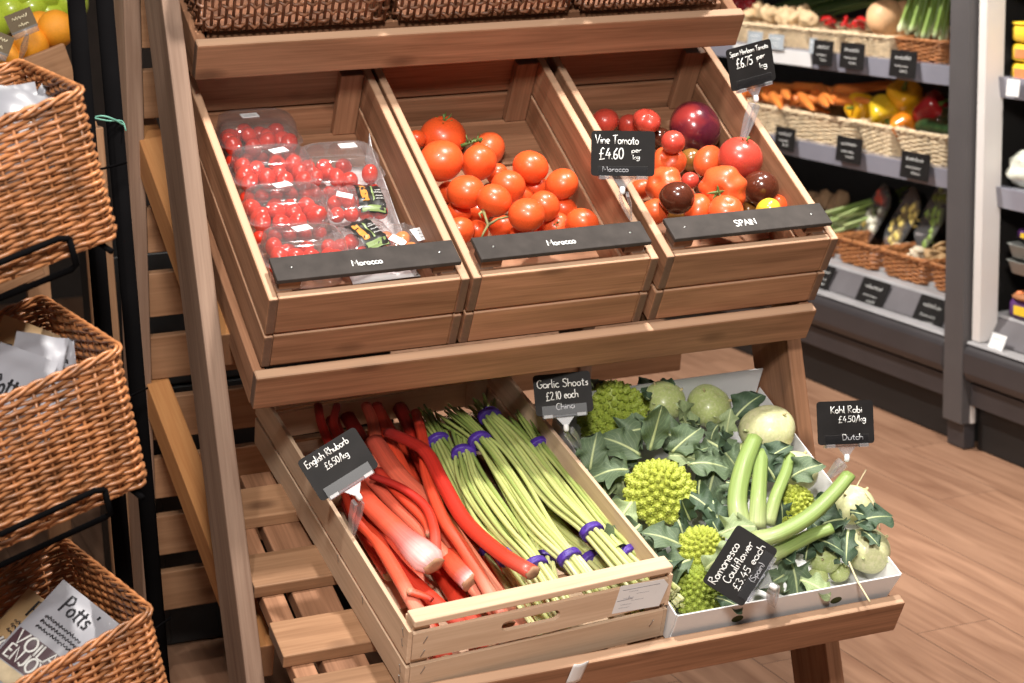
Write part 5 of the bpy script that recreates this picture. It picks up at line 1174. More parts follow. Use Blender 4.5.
for i, (px, py, lb) in enumerate(((12, 12, 'green apple second from the frame edge'), (32, 8, 'green apple in the middle of the green row'), (-6, 22, 'green apple cut by the frame edge'), (50, 18, 'green apple nearest the black pole'), (22, -6, 'green apple at the top edge above the others'), (45, -4, 'green apple at the top edge near the pole'), (70, 4, 'green apple seen between the black poles'))):
    P = at_y(px, py, 1.24); t = thing('green_apple', T(*P), lb, 'apple', 'green apples in the upper left crate'); A = T(*P) @ Euler((random.random(), random.random(), 2)).to_matrix().to_4x4() @ Matrix.Scale(.039, 4)
    part('flesh', AM, A, t); part('stalk', MB().tube([(0, 0, .7), (.06, 0, 1.0)], .05, 6).mesh('stalk', STEM), A, t)
KRAFTC = plain('kraft_tag', (.12, .085, .045), rough=.7); CREAM = plain('cream_ink', (.7, .62, .42), rough=.7)
for (px, py, yy, ang, clip, lb) in ((21, 21, .93, 24, (20, 60), 'brown price tag clipped in front of the oranges'), (-2, 42, .9, -20, (4, 60), 'brown price tag cut by the left frame edge')):
    P = at_y(px, py, yy); M = look_frame(P, (EYE-P).normalized(), -DN) @ Rz(math.radians(ang)); t = thing('price_tag', M, lb, 'price tag')
    part('card', MB().box((0, 0, 0), (.052, .038, .0016)).mesh('card', KRAFTC, False), M, t)
    mb = MB(); scribble(mb, -.015, .004, .03, .008, .0012, .0012); scribble(mb, -.008, -.010, .02, .007, .0013, .0012); part('lettering', mb.mesh('lettering', CREAM), M, t)
    Q = M.inverted() @ at_y(clip[0], clip[1], 1.0-.01); mb = MB(); mb.box((0, -.022, .003), (.05, .014, .001)); mb.tube([(0, -.028, 0), Q*.5+Vector((0, -.015, 0)), Q], [.004, .007, .003], 8); part('clip', mb.mesh('clip', CLEARF), M, t)
fs = thing('fruit_stand', T(-.4, 1.15, 0), 'brown wooden stand carrying the fruit crates behind the left rack', 'display stand')
for (x, y) in ((-.02, -.035), (-.54, -.035), (-.02, .345), (-.54, .345)):
    P = FM @ Vector((x, y, -.165)); plank_between('leg', (P.x, P.y, .004), P, .05, .03, (1, 0, 0), fs, W_BACK)
for y in (-.01, .31): plank_between('bearer', FM @ Vector((.0, y, -.172)), FM @ Vector((-.56, y, -.172)), .04, .022, (0, 1, 0), fs, W_BACK)
# stacked dark crates below the fruit crate, half hidden behind the rack
for k, (dz, lb) in enumerate(((-.30, 'dark wooden crate in shade under the fruit crate, upper one'), (-.62, 'dark wooden crate in shade under the fruit crate, lower one'))):
    M = T(-abs(dz)*.36, .10, dz) @ FM; t = thing('wooden_crate', M, lb, 'crate', 'dark crates behind the left rack')
    for (y, nm) in ((0, 'front_board'), (.32, 'back_board')): board(nm, (-.30, y, -.09), (.60, .014, .18), M, t, W_BACK)
    for x in (-.007, -.593): board('side_board', (x, .16, -.09), (.014, .306, .18), M, t, W_BACK, axis=1)
    board('base_board', (-.30, .16, -.174), (.58, .31, .012), M, t, W_BACK)

GAPBLK = plain('gap_filler_black', (.007, .0068, .007), rough=.5)  # made-up crates, added behind the slats so the gaps turn dark
for k, lb in enumerate(('added black crate on the floor darkening the back slat gaps, lowest of three', 'added black crate darkening the back slat gaps, middle of three', 'added black crate darkening the back slat gaps, topmost of three')):
    M = T(-.02, 1.10, .005+k*.29); t = thing('gap_filler_crate', M, lb, 'crate', 'added black crates behind the stand'); w_, d_, h_ = .60, .40, .285
    for (nm, c, sz) in (('front_wall', (w_/2, .006, h_/2), (w_, .012, h_)), ('back_wall', (w_/2, d_-.006, h_/2), (w_, .012, h_)), ('side_wall', (.006, d_/2, h_/2), (.012, d_-.025, h_)), ('side_wall', (w_-.006, d_/2, h_/2), (.012, d_-.025, h_)), ('base', (w_/2, d_/2, .006), (w_-.026, d_-.026, .01))):
        part(nm, MB().box(c, sz).mesh(nm, GAPBLK, False), M, t, .003)
    for q in range(5): part('rib', MB().box((.06+q*.12, -.004, h_/2), (.012, .010, h_-.02)).mesh('rib', GAPBLK, False), M, t, .002)

# ------------------------------------------------------------------ fridges along the right aisle
FRG = plain('fridge_charcoal', (.045, .040, .043), rough=.42, var=.08); FRGL = plain('fridge_pillar', (.085, .078, .080), rough=.45, var=.06); FRD = plain('fridge_black', (.010, .009, .009), rough=.6)
FRIN = plain('fridge_inside', (.020, .018, .017), rough=.55); LIP = plain('price_rail', (.27, .27, .325), rough=.22, var=.04, coat=.5); TRAYG = plain('fridge_tray_grey', (.36, .35, .36), rough=.4); RAILD = plain('ticket_rail_grey', (.15, .14, .15), rough=.3); TRAYL = plain('ticket_strip_light', (.42, .40, .38), rough=.4); FRW = plain('white_frame', (.70, .66, .64), rough=.45, var=.03)
XZ = basis((0, 0, 0), (1, 0, 0), (0, 0, 1), (0, 1, 0))   # prism profile (x, z) extruded along y
def along_y(name, poly, y0, y1, mat, par, bevel=.002, label=None):
    me = MB().prism(poly, y0, y1, XZ).mesh(name, mat, False); return part(name, me, Matrix(), par, bevel, label)
def fridge(y0, y1, label, lip=0.0):
    t = thing('display_fridge', T(2.5, (y0+y1)/2, 0), label, 'fridge', 'display fridges along the aisle')
    along_y('kick_plate', [(2.455, .003), (2.50, .003), (2.50, .15), (2.455, .15)], y0, y1, FRD, t)
    along_y('base_panel', [(2.425, .135), (2.52, .135), (2.52, .20), (2.425, .20)], y0, y1, FRG, t)
    along_y('bumper', [(2.425, .205), (2.50, .205), (2.50, .315), (2.425, .315), (2.404, .305), (2.398, .29), (2.398, .235), (2.408, .212)], y0, y1, FRG, t, .006)
    along_y('bumper_strip', [(2.41, .3155), (2.45, .3155), (2.45, .3215), (2.414, .3215)], y0, y1, TRAYG, t, .001)
    along_y('front_ticket_rail', [(2.452, .322), (2.52, .322), (2.53, .388), (2.492, .388)], y0, y1, RAILD, t, .002)
    along_y('ticket_strip', [(2.474, .352), (2.477, .352), (2.489, .372), (2.486, .372)], y0, y1, TRAYL, t)
    along_y('ledge', [(2.492, .3885), (2.56, .3885), (2.56, .396), (2.497, .396)], y0, y1, TRAYG, t, .001)
    along_y('deck', [(2.55, .395), (3.08, .395), (3.08, .41), (2.55, .41)], y0, y1, TRAYG, t)
    along_y('back_panel', [(3.08, .0), (3.14, .0), (3.14, 1.95), (3.08, 1.95)], y0, y1, FRIN, t)
    along_y('canopy', [(2.46, 1.72), (3.10, 1.72), (3.10, 1.95), (2.46, 1.95)], y0, y1, FRG, t)
    along_y('body', [(2.52, .03), (3.08, .03), (3.08, .39), (2.52, .39)], y0, y1, FRD, t)
    for z in (.70, 1.00, 1.30):
        sh = along_y('shelf', [(2.575+lip, z+.028), (3.07, z+.028), (3.07, z+.046), (2.575+lip, z+.046)], y0, y1, TRAYG, t, .001)
        along_y('price_rail', [(2.552+lip, z), (2.58+lip, z), (2.58+lip, z+.058), (2.545+lip, z+.058)], y0, y1, LIP, sh, .0015)
    return t
f1 = fridge(1.635, 4.9, 'dark open display fridge with vegetable baskets along the right side')
f2 = fridge(-.35, 1.535, 'display fridge with packed food at the right edge of the photo', -.078)
along_y('end_wall', [(2.46, .003), (3.14, .003), (3.14, 1.95), (2.46, 1.95)], 1.60, 1.632, FRIN, f1)
along_y('end_panel', [(2.402, .078), (2.457, .078), (2.457, 1.95), (2.402, 1.95)], 1.542, 1.633, FRGL, f1, .003, 'grey end pillar panel of the fridge')
along_y('end_plinth', [(2.418, .003), (2.455, .003), (2.455, .078), (2.418, .078)], 1.55, 1.63, FRG, f1, .002)
along_y('frame_post', [(2.424, .322), (2.486, .322), (2.486, 1.72), (2.424, 1.72)], 1.497, 1.533, FRW, f2, .004, 'white upright at the end of the fridge')
along_y('white_gap_strip', [(2.43, .08), (2.445, .08), (2.445, .20), (2.43, .20)], 1.5355, 1.5415, FRW, f1, .001)
part('rail_glare_strip', MB().box((0, 0, 0), (.0012, .52, .05)).mesh('rail_glare_strip', PAPER, False), T(2.543, 2.86, 1.029) @ Ry(-.12), f1, label='white strip imitating the spotlight glare on the upper price rail')  # spotlight reflection on the rail, put in as a white strip
# small black tags on the rails
def shelf_tag(px, py, x, wd, hg, label, tilt=.1, mat=None, rail='upper'):
    P = at_x(px, py, x); M = basis(P, (0, -1, 0), (math.sin(tilt), 0, math.cos(tilt)), (-math.cos(tilt), 0, math.sin(tilt)))
    t = thing('shelf_tag', M, label, 'shelf tag', 'small tags on the fridge rails')
    part('card', MB().box((0, 0, 0), (wd, hg, .0016)).mesh('card', mat or CARD, False), M, t, .0005)
    mb = MB(); scribble(mb, -wd*.32, hg*.16, wd*.6, hg*.16, .0011, .0012); scribble(mb, -wd*.3, -hg*.12, wd*.5, hg*.10, .0007, .0012); scribble(mb, -wd*.1, -hg*.32, wd*.3, hg*.13, .0008, .0012)
    part('lettering', mb.mesh('lettering', CHALK), M, t)
GREYCARD = plain('grey_ticket', (.36, .40, .44), rough=.4)
for (px, py, x, w_, h_, ti, m_, lb) in ((755, 39, 2.535, .10, .05, .1, GREYCARD, 'grey ticket at the left of the white strip on the upper fridge rail'), (776, 42, 2.535, .10, .05, .1, GREYCARD, 'grey ticket in the middle of the white strip on the upper fridge rail'), (813, 46, 2.535, .045, .05, .1, GREYCARD, 'grey ticket beside a black tag on the upper fridge rail'),
    (823, 53, 2.532, .12, .08, .1, None, 'black shelf tag right of the white strip on the upper fridge rail'), (852, 56, 2.532, .14, .08, .1, None, 'black shelf tag below the squash basket on the upper fridge rail'), (903, 64, 2.532, .14, .08, .1, None, 'black shelf tag below the brown basket on the upper fridge rail'),
    (785, 139, 2.532, .13, .075, .1, None, 'black shelf tag below the carrots on the middle fridge rail'), (849, 150, 2.532, .15, .08, .1, None, 'black shelf tag below the peppers on the middle fridge rail'), (915, 166, 2.532, .15, .08, .1, None, 'black shelf tag below the cucumbers on the middle fridge rail'),
    (824, 277, 2.462, .09, .08, .45, None, 'black shelf tag leftmost on the lowest fridge rail'), (872, 294, 2.462, .15, .09, .45, None, 'black shelf tag in the middle of the lowest fridge rail'), (930, 314, 2.462, .15, .10, .45, None, 'black shelf tag rightmost on the lowest fridge rail'),
    (1013, 88, 2.455, .055, .045, .1, PAPER, 'white price label on the upper rail of the right fridge'), (997, 343, 2.43, .065, .05, .4, PAPER, 'white price label on the bottom ledge of the right fridge')):
    shelf_tag(px, py, x, w_, h_, lb, ti, m_)
# baskets in the fridge
CB = basket_meshes(.285, .36, .10, .022, 13, 30, .0046, WICKERL, seed=8, rim=2.2); OB = basket_meshes(.285, .36, .10, .012, 11, 30, .0048, WICKERO, seed=9, rim=2.2)
FB = [  # y from, y to, rim height, height, x of the front rim, mesh, label
 (1.93, 2.195, 1.115, .066, 2.585, OB, 'orange brown wicker basket of spring onions on the upper fridge shelf'), (2.205, 2.50, 1.115, .066, 2.585, CB, 'cream basket with butternut squash on the upper fridge shelf'), (2.51, 2.69, 1.115, .066, 2.585, CB, 'cream basket with red chillies on the upper fridge shelf'),
 (2.70, 2.88, 1.115, .066, 2.585, CB, 'cream basket of ginger left of the chillies on the upper fridge shelf'), (2.89, 3.08, 1.115, .066, 2.585, CB, 'cream basket of pale roots second from the left on the upper fridge shelf'), (3.09, 3.30, 1.115, .066, 2.585, CB, 'cream basket leftmost on the upper fridge shelf behind the stand'),
 (1.90, 2.19, .838, .089, 2.585, CB, 'cream basket with cucumbers on the middle fridge shelf'), (2.20, 2.395, .838, .089, 2.585, CB, 'cream basket with yellow peppers on the middle fridge shelf'), (2.405, 2.885, .838, .089, 2.585, CB, 'wide cream basket heaped with carrots on the middle fridge shelf'), (2.895, 3.2, .838, .089, 2.585, CB, 'cream basket leftmost on the middle fridge shelf, carrots on top'),
 (1.66, 1.90, .472, .073, 2.525, OB, 'orange brown tray of brown mushrooms on the fridge deck by the pillar'), (1.91, 2.17, .472, .073, 2.525, OB, 'orange brown tray of pale mushrooms on the fridge deck'), (2.18, 2.43, .472, .073, 2.525, OB, 'orange brown tray with asparagus on the fridge deck'), (2.44, 2.72, .472, .073, 2.525, OB, 'orange brown tray leftmost on the fridge deck behind the stand')]
for (ya, yb, zt, hh, xf, me, lb) in FB:
    basket('produce_basket', me, basis((xf+.18, (ya+yb)/2, zt), (0, -1, 0), (1, 0, 0), (0, 0, 1)) @ Matrix.Diagonal(((yb-ya)/.292, 1, hh/.10, 1)), lb, 'produce baskets in the fridge')
# carrots
CAR = along('carrot_skin', [(0, (.72, .20, .04)), (.9, (.80, .26, .05)), (1, (.6, .18, .04))], rough=.5, stripe=.12)
CAPM = plain('carrot_top', (.16, .18, .05), rough=.7)
def carrot(P, d, L, label):
    d = Vector(d).normalized(); M = look_frame(P, d); t = thing('carrot', M, label, 'carrot', 'carrots in the fridge')
    part('root', MB().tube([(0, 0, L*f) for f in (0, .02, .1, .4, .75, .95, 1)], [.009, .015, .0185, .0165, .012, .006, .001], 10).mesh('root', CAR), M, t)
    part('crown', MB().tube([(0, 0, .002), (0, 0, -.006)], [.007, .004], 8).mesh('crown', CAPM), M, t)
CL = [(743, 96), (752, 99), (760, 94), (770, 97), (766, 88), (777, 96), (781, 91), (787, 99), (792, 103), (799, 100), (800, 96), (805, 105), (808, 91), (816, 98), (822, 104), (828, 95), (838, 103), (842, 97), (848, 104), (835, 91), (850, 94)]
for k, (px, py) in enumerate(CL):
    P = at_x(px, py+2, 2.62+.003*(108-py)); tw = ((.15, -1, .05), (-.35, -1, -.16), (.6, -1, .10), (.25, -1, -.2), (-.5, -1, .0), (.8, -.6, .15))[k % 6]; P = P+Vector((0, .10, .012))
    carrot(P, tw, random.uniform(.19, .24), '%s carrot from the left in the heap on the middle fridge shelf' % ORD[sorted(range(len(CL)), key=lambda q: CL[q][0]).index(k)])
# peppers
def pepper_mesh():
    pr = [(0, -.95), (.35, -1.0), (.62, -.9), (.8, -.6), (.9, -.1), (1, .4), (.95, .75), (.7, .95), (.4, .9), (.15, .78), (0, .75)]
    return MB().lathe(pr, 32, None, lambda g, r, z: (r*(1+.09*math.cos(4*g)*min(1, r*1.5)), z+(.08*math.cos(4*g) if z < -.5 else 0)*r)).mesh('pepper', TOMY)
PM = pepper_mesh(); PYEL = plain('pepper_yellow', (.82, .42, .015), rough=.22, coat=.5, var=.1); PORG = plain('pepper_orange', (.85, .25, .015), rough=.22, coat=.5); PRED = plain('pepper_red', (.38, .016, .018), rough=.22, coat=.5); PGRN = plain('pepper_stalk', (.16, .24, .04), rough=.5); PYG = plain('pepper_yellow_green', (.72, .47, .02), rough=.22, coat=.5, var=.12)
for (px, py, rp, x, d, mt, lb) in ((862, 107, 14, 2.68, (-.9, -.15, .4), PYEL, 'yellow pepper lying with its green stalk to the left, over the carrots'), (883, 111, 15.5, 2.66, (.2, -.8, .5), PYG, 'yellow green pepper in the middle of the pepper basket'), (905, 97, 16.5, 2.70, (-.2, .5, .8), PYEL, 'uppermost yellow pepper showing its stalk end'),
    (903, 125, 13, 2.645, (0, -.4, .6), PORG, 'orange pepper low at the basket rim'), (930, 110, 16, 2.70, (.5, .3, .5), PRED, 'red pepper right of the yellow ones'), (912, 118, 10, 2.72, (.5, -.3, .5), PYG, 'yellow pepper mostly hidden between the red and orange peppers')):
    P = at_x(px, py, x); r = rp*(EYE-P).length/F_PX; A = T(*P) @ orient(d) @ Matrix.Scale(r, 4); t = thing('pepper', T(*P), lb, 'pepper', 'peppers in the fridge')
    part('flesh', with_mat(PM, mt), A, t); part('stalk', MB().tube([(0, 0, .72), (.02, .02, .98), (.12, .05, 1.3)], [.22, .10, .12], 8).mesh('stalk', PGRN), A, t)
CUC = plain('cucumber_green', (.025, .055, .018), rough=.3, coat=.3, var=.4, vscale=50, bump=.3)
for (px, py, dx, lb) in ((932, 128, 0, 'dark green cucumber at the basket rim on the middle fridge shelf'), (944, 117, .05, 'dark green cucumber lying behind the other on the middle fridge shelf'), (950, 124, .03, 'dark green cucumber nearest the pillar on the middle fridge shelf')):
    P = at_x(px, py, 2.66+dx); tag(part('cucumber', MB().tube(spline([P+Vector((.0, .09, -.005)), P+Vector((.01, .03, .004)), P+Vector((.01, -.05, .004)), P+Vector((0, -.16, 0))], 14), [.004, .015, .020, .022]+[.0235]*7+[.022, .019, .013, .004], 14).mesh('cucumber', CUC)), lb, 'cucumber', 'cucumbers in the fridge')
# upper fridge shelf: squash, spring onions, chillies, greens, roots
SQ = plain('squash_skin', (.72, .42, .22), rough=.5, var=.07)
for (px, py, x, d, sc, lb) in ((886, 20, 2.68, (-.25, .35, .6), .066, 'butternut squash with its round end to the front'), (905, 16, 2.74, (-.8, -.5, .1), .06, 'butternut squash lying behind with its neck up to the right')):
    P = at_x(px, py, x); pr = [(0, -1), (.5, -.92), (.82, -.6), (.92, -.2), (.8, .25), (.58, .7), (.52, 1.3), (.5, 1.8), (.35, 2.05), (0, 2.1)]
    A = T(*P) @ orient((-d[0], -d[1], -d[2])) @ Matrix.Scale(sc, 4); t = thing('butternut_squash', T(*P), lb, 'squash', 'butternut squash in the fridge')
    part('flesh', MB().lathe(pr, 24).mesh('flesh', SQ), A, t); part('stalk', MB().tube([(0, 0, 2.05), (.03, 0, 2.3)], [.14, .16], 8).mesh('stalk', STEM), A, t)
ONG = along('spring_onion_skin', [(0, (.75, .78, .62)), (.12, (.62, .68, .42)), (.3, (.24, .36, .07)), (1, (.10, .20, .03))], rough=.4, stripe=.15)
for k in range(16):
    px = 903+k*2.9; P = at_x(px, 24+random.uniform(-8, 6), 2.63+.015*(k % 4)); d = Vector((random.uniform(.15, .35), random.uniform(-.12, .12), 1)).normalized()
    t = thing('spring_onion', T(*P), '%s spring onion from the left in the brown basket on the upper fridge shelf' % ORD[k], 'spring onion', 'spring onions in the fridge')
    part('stem', MB().tube(spline([P-d*.04, P, P+d*.07, P+d*.16+Vector((random.uniform(-.03, .03), random.uniform(-.03, .03), 0)), P+d*.26+Vector((random.uniform(-.06, .06), random.uniform(-.06, .06), -.02))], 12), [.006, .010, .0085, .007, .007, .007, .007, .0065, .006, .006, .005, .004, .002], 7).mesh('stem', ONG), Matrix(), t)
CHI = plain('chilli_red', (.50, .014, .014), rough=.2, coat=.5)
for k in range(12):
    P = at_x(821+k*4.0+random.uniform(-1, 1), 20+(k % 3)*3, 2.64+.015*(k % 3)); a = random.uniform(0, 6)
    tag(part('chilli', MB().tube(spline([P, P+Vector((.012*math.cos(a), .02*math.sin(a), .006)), P+Vector((.02*math.cos(a), .045*math.sin(a), .0)), P+Vector((.03*math.cos(a), .07*math.sin(a), -.008))], 8), [.002, .007, .008, .008, .007, .006, .005, .003, .001], 8).mesh('chilli', CHI)), '%s red chilli from the left in the cream basket on the upper fridge shelf' % ORD[k], 'chilli', 'red chillies in the fridge')
GRN = along('leek_leaf', [(0, (.10, .17, .04)), (.5, (.05, .10, .025)), (1, (.03, .065, .018))], rough=.5, stripe=.25)
for k in range(16):
    P = at_x(783+k*5.2, 11-(k % 3)*3, 2.80+.01*(k % 4)); t = thing('leek', T(*P), '%s dark green leek leaf fan from the left on the upper fridge shelf' % ORD[k], 'leek', 'leeks at the back of the fridge')
    part('leaves', MB().tube(spline([P+Vector((.06, -.22, .045)), P+Vector((.02, -.08, .03)), P+Vector((0, .08, .0)), P+Vector((-.03, .22, -.035))], 12), [.006, .012, .016, .018, .018, .018, .018, .017, .016, .014, .012, .008, .003], 8, squash=.45).mesh('leaves', GRN), Matrix(), t)
GIN = plain('ginger_skin', (.66, .47, .27), rough=.65, var=.18, vscale=40)
def root_lump(sd):
    def f(u, v):
        a, b = u*2*PI, v*PI; d = Vector((math.sin(b)*math.cos(a), math.sin(b)*math.sin(a), -math.cos(b))); r = 1+.35*noise.noise(d*1.6+Vector((sd, sd, 0))); return d*r
    return MB().grid(f, 22, 14).mesh('root', GIN, weld=True)
GL_ = [root_lump(1.3), root_lump(4.1), root_lump(7.7)]
for k, (px, py) in enumerate(((752, 14), (761, 11), (769, 15), (776, 13), (783, 17), (790, 15), (797, 17), (803, 15), (809, 19), (756, 19), (788, 20), (801, 21))):
    P = at_x(px, py, 2.66+.02*(k % 2)); tag(part('ginger_root', GL_[k % 3], T(*P) @ Euler((k, k*2, k*3)).to_matrix().to_4x4() @ Matrix.Diagonal((.038, .026, .02, 1))), '%s knobbly ginger root from the left on the upper fridge shelf' % ORD[k], 'ginger', 'ginger roots in the fridge')
BEET = plain('radish_red', (.42, .02, .03), rough=.3, coat=.4)
for k, (px, py) in enumerate(((737, 4), (744, 6), (750, 3))):
    P = at_x(px, py, 2.72); tag(part('radish', with_mat(SMALL, BEET), T(*P) @ Matrix.Scale(.026, 4)), '%s red radish from the left at the top edge of the fridge' % ORD[k], 'radish', 'red radishes in the fridge')
# fridge deck: asparagus, black trays of mixed vegetables, mushrooms, potatoes
ASP = along('asparagus_skin', [(0, (.50, .55, .26)), (.3, (.26, .38, .10)), (.85, (.16, .28, .06)), (1, (.12, .14, .08))], rough=.45, stripe=.1)
for k in range(13):
    A_ = at_x(822+(k % 5)*5.5, 214+(k//5)*8+(k % 5)*1.0, 2.62+.02*(k % 3)); B_ = A_+Vector((.17, -.17, .075+.012*(k % 4)))
    tag(part('asparagus_spear', MB().tube(spline([A_, A_+(B_-A_)*.4, A_+(B_-A_)*.8, B_], 10), [.006]*7+[.0068, .0065, .005, .001], 8).mesh('asparagus_spear', ASP)), '%s asparagus spear %s row of the bunch on the fridge deck' % (ORD[k % 5], ('in the top', 'in the middle', 'in the lowest')[k//5]), 'asparagus', 'asparagus spears in the fridge')
PAKB = plain('black_food_tray', (.012, .012, .012), rough=.25, coat=.4)
PCONT = [plain('pack_corn', (.78, .62, .18), rough=.4), plain('pack_pale_veg', (.80, .80, .66), rough=.4, var=.2), plain('pack_red_veg', (.5, .08, .05), rough=.4), plain('pack_bean_green', (.25, .36, .08), rough=.4)]
for k, (px, py, wd, ang, lb) in enumerate(((872, 220, .25, .62, 'black tray of mixed pale vegetables under film, leaning on the fridge deck'), (903, 222, .22, .62, 'black tray with yellow vegetables leaning behind the first one'), (934, 217, .22, .62, 'black tray with green vegetables nearest the pillar on the fridge deck'))):
    P = at_x(px, py, 2.68); x = Vector((.15, -.50, .75)).normalized(); z = Vector((-.85, .05, .40)); z = (z-x*z.dot(x)).normalized(); y = z.cross(x)
    M = basis(P, x, y, z); t = thing('vegetable_tray', M, lb, 'food tray', 'film covered vegetable trays in the fridge')
    part('tray', loft([(wd*.42, .055, -.045), (wd*.48, .065, 0), (wd*.52, .07, .002), (wd*.5, .066, .003), (wd*.47, .06, -.03)], cap1=True).mesh('tray', PAKB), M, t)
    rnd = random.Random(k)
    for q in range(16):
        u, v_ = rnd.uniform(-.42, .42)*wd*.9, rnd.uniform(-.05, .05); m_ = PCONT[(2 if u > wd*.22 and k == 0 else (1 if k == 0 and u > -wd*.1 else 0)) if k == 0 else (0 if k == 1 else 3)]
        part('vegetable_piece', MB().tube([(u-.012, v_-.012, -.008), (u, v_, 0), (u+.014, v_+.012, -.006)], [.008, .013, .008], 8).mesh('vegetable_piece', m_), M, t)
    part('film', MB().prism(rrect(wd*.5, .067, 28), .0045, .0052).mesh('film', PUNNET, False), M, t)
MUSH = plain('oyster_mushroom', (.74, .62, .46), rough=.7, var=.12); MUSHB = plain('brown_mushroom', (.48, .30, .14), rough=.7, var=.25)
for k, (px, py) in enumerate(((899, 249), (904, 254), (909, 250), (914, 256), (920, 252), (925, 257), (910, 259), (919, 260), (931, 254), (937, 256), (943, 252), (936, 262), (944, 260), (941, 248))):
    P = at_x(px, py, 2.62+.02*(k % 3)); A = T(*P) @ Euler((random.uniform(-.8, .8), random.uniform(-.8, .4), k)).to_matrix().to_4x4() @ Matrix.Scale(.024, 4); t = thing('mushroom', T(*P), '%s mushroom from the left in the trays on the fridge deck' % ORD[k], 'mushroom', 'mushrooms in the fridge')
    m_ = MUSH if k < 8 else MUSHB
    part('cap', MB().lathe([(.2, .1), (.8, .12), (1, .22), (.92, .42), (.6, .62), (0, .70)], 16, None, lambda g, r, z: (r*(1+.12*math.cos(3*g)), z)).mesh('cap', m_), A, t); part('stem', MB().lathe([(.2, -.7), (.24, -.2), (.3, .15)], 10).mesh('stem', m_), A, t)
POT = plain('potato_skin', (.36, .22, .12), rough=.7, var=.25, vscale=40)
for k, (px, py) in enumerate(((812, 198), (820, 203), (827, 199), (816, 210), (834, 204), (841, 200), (808, 206))):
    P = at_x(px, py, 2.75); tag(part('potato', with_mat(GL_[k % 3], POT), T(*P) @ Euler((k, k, k)).to_matrix().to_4x4() @ Matrix.Diagonal((.034, .026, .024, 1))), '%s potato from the left in shade at the back of the fridge deck' % ORD[k], 'potato', 'potatoes in the fridge')
# right fridge: yellow tubs, salad bags, grey trays, purple sleeves
YEL = plain('pack_yellow', (.85, .58, .03), rough=.35); SALM = plain('pack_salmon', (.80, .24, .09), rough=.35, var=.2, vscale=30); SLV = plain('purple_sleeve', (.10, .03, .16), rough=.4); TRG = plain('pulp_tray', (.36, .37, .35), rough=.7); SAL = plain('salad_bag', (.70, .72, .62), rough=.25, coat=.4, var=.25, vscale=25); BAGG = plain('salad_green', (.35, .48, .14), rough=.4, var=.4, vscale=30); BRN = plain('brown_bread', (.36, .14, .05), rough=.7)
def carton_pack(name, P, size, mat, label, group, top=None, stripe=None):
    M = T(*P); t = thing(name, M, label, 'food pack', group); dx, dy, dz = size
    part('pack', loft([(dx*.44, dy*.46, 0), (dx*.5, dy*.5, dz*.15), (dx*.5, dy*.5, dz*.8), (dx*.46, dy*.48, dz)], n=24).mesh('pack', mat), M, t)
    if top: part('lid', loft([(dx*.5, dy*.5, dz), (dx*.52, dy*.52, dz*1.05), (dx*.5, dy*.5, dz*1.15)], n=24).mesh('lid', top), M, t)
    if stripe: part('label_band', MB().box((-dx*.505, -dy*.02, dz*.5), (.003, dy*.5, dz*.5)).mesh('label_band', stripe, False), M, t)
ZS = 1.047
for k, (z0, lb) in enumerate(((ZS, 'lowest yellow pack in the stack by the white post'), (ZS+.052, 'middle yellow pack in the stack by the white post'), (ZS+.104, 'topmost yellow tub in the stack by the white post'))):
    carton_pack('yellow_pack', (2.555, 1.415, z0), (.14, .155, .046), YEL, lb, 'yellow packs in the right fridge', YEL if k == 2 else None, SALM if k < 2 else None)
for k in range(2): carton_pack('yellow_pack', (2.565, 1.24, ZS+.052*k), (.14, .15, .046), YEL, ('lower', 'upper')[k]+' yellow pack at the frame edge on the right fridge', 'yellow packs in the right fridge', None, SALM)
def soft_bag(P, s, mat, label, sd):
    def f(u, v):
        a, b = u*2*PI, v*PI; d = Vector((math.sin(b)*math.cos(a), math.sin(b)*math.sin(a), -math.cos(b))); r = 1+.22*noise.noise(d*2+Vector((sd, 0, sd)))+.06*noise.noise(d*7); return Vector((d.x*s[0], d.y*s[1], d.z*s[2]))*r
    tag(part('salad_bag', MB().grid(f, 30, 18).mesh('salad_bag', mat, weld=True), T(*P)), label, 'salad bag', 'salad bags in the right fridge')
soft_bag((2.545, 1.43, .805), (.07, .075, .055), SAL, 'white salad bag at the shelf front beside the white post', 1.0); soft_bag((2.55, 1.31, .80), (.06, .06, .05), SAL, 'white salad bag at the frame edge on the middle shelf', 2.0)
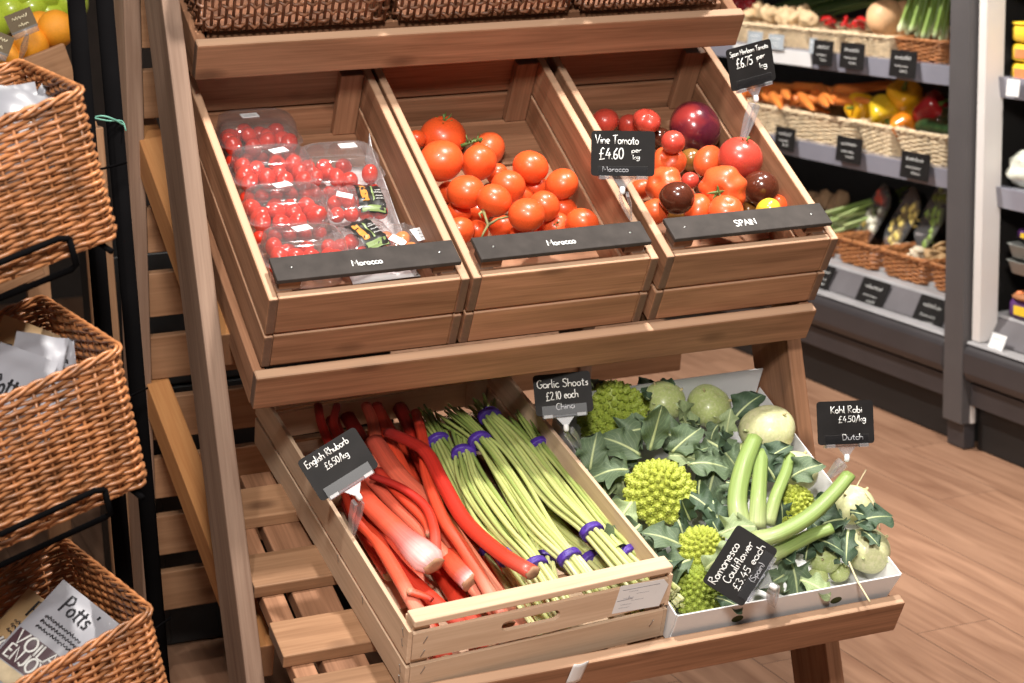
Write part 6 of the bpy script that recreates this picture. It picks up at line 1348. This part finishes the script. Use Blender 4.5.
soft_bag((2.63, 1.37, .87), (.06, .09, .03), BAGG, 'green salad bag on top of the white ones', 3.0); soft_bag((2.66, 1.44, .90), (.045, .05, .03), BRN, 'brown bag at the back above the salad bags', 4.0)
for k in range(2):
    t = thing('food_tray', T(2.54, 1.43, .52+.045*k), ('lower', 'upper')[k]+' grey pulp tray stacked by the white post', 'food tray', 'grey trays in the right fridge'); part('tray', loft([(.04, .045, 0), (.05, .055, .035), (.055, .06, .037), (.048, .052, .036), (.04, .045, .01)], n=28).mesh('tray', TRG), WORLD[t.name], t)
for k, (P, s_, lb) in enumerate((((2.57, 1.40, .615), (.12, .16, .025), 'purple sleeved pack lying over the grey trays'), ((2.55, 1.39, .398), (.12, .18, .05), 'purple sleeved pizza pack at the bottom of the right fridge'), ((2.62, 1.30, .50), (.09, .14, .05), 'purple sleeved pack at the back of the right fridge'))):
    carton_pack('purple_pack', P, s_, SLV, lb, 'purple packs in the right fridge', None, YEL)
t = thing('flatbread_pack', T(2.545, 1.41, .452), 'pack of flatbread with green topping above the purple pizza pack', 'food pack'); part('bread', MB().lathe([(0, 0), (.055, 0), (.065, .006), (.055, .014), (0, .016)], 24).mesh('bread', BRN), WORLD[t.name], t)
for q in range(9): part('topping', MB().ball((random.uniform(-.04, .04), random.uniform(-.04, .04), .016), .010, 8, 6, sq=(1, 1, .5)).mesh('topping', (BAGG, YEL, SALM)[q % 3]), WORLD[t.name], t)
GARL = plain('garlic_white', (.55, .52, .50), rough=.6)
for k in range(6):
    P = (2.57+.05*(k % 2), 1.45-.06*(k//2), .645+.02*(k % 2)); 
    tag(part('garlic_bulb', MB().lathe([(.1, -.7), (.7, -.65), (1, -.2), (.85, .3), (.4, .7), (.18, 1.1), (.14, 1.4), (0, 1.42)], 20, None, lambda g, r, z: (r*(1+.07*math.cos(7*g)), z)).mesh('garlic_bulb', GARL), T(P[0], P[1], P[2]+.03) @ Matrix.Scale(.026, 4)), '%s garlic bulb counted from the white post, on the right fridge' % ORD[k], 'garlic', 'garlic bulbs in the right fridge')
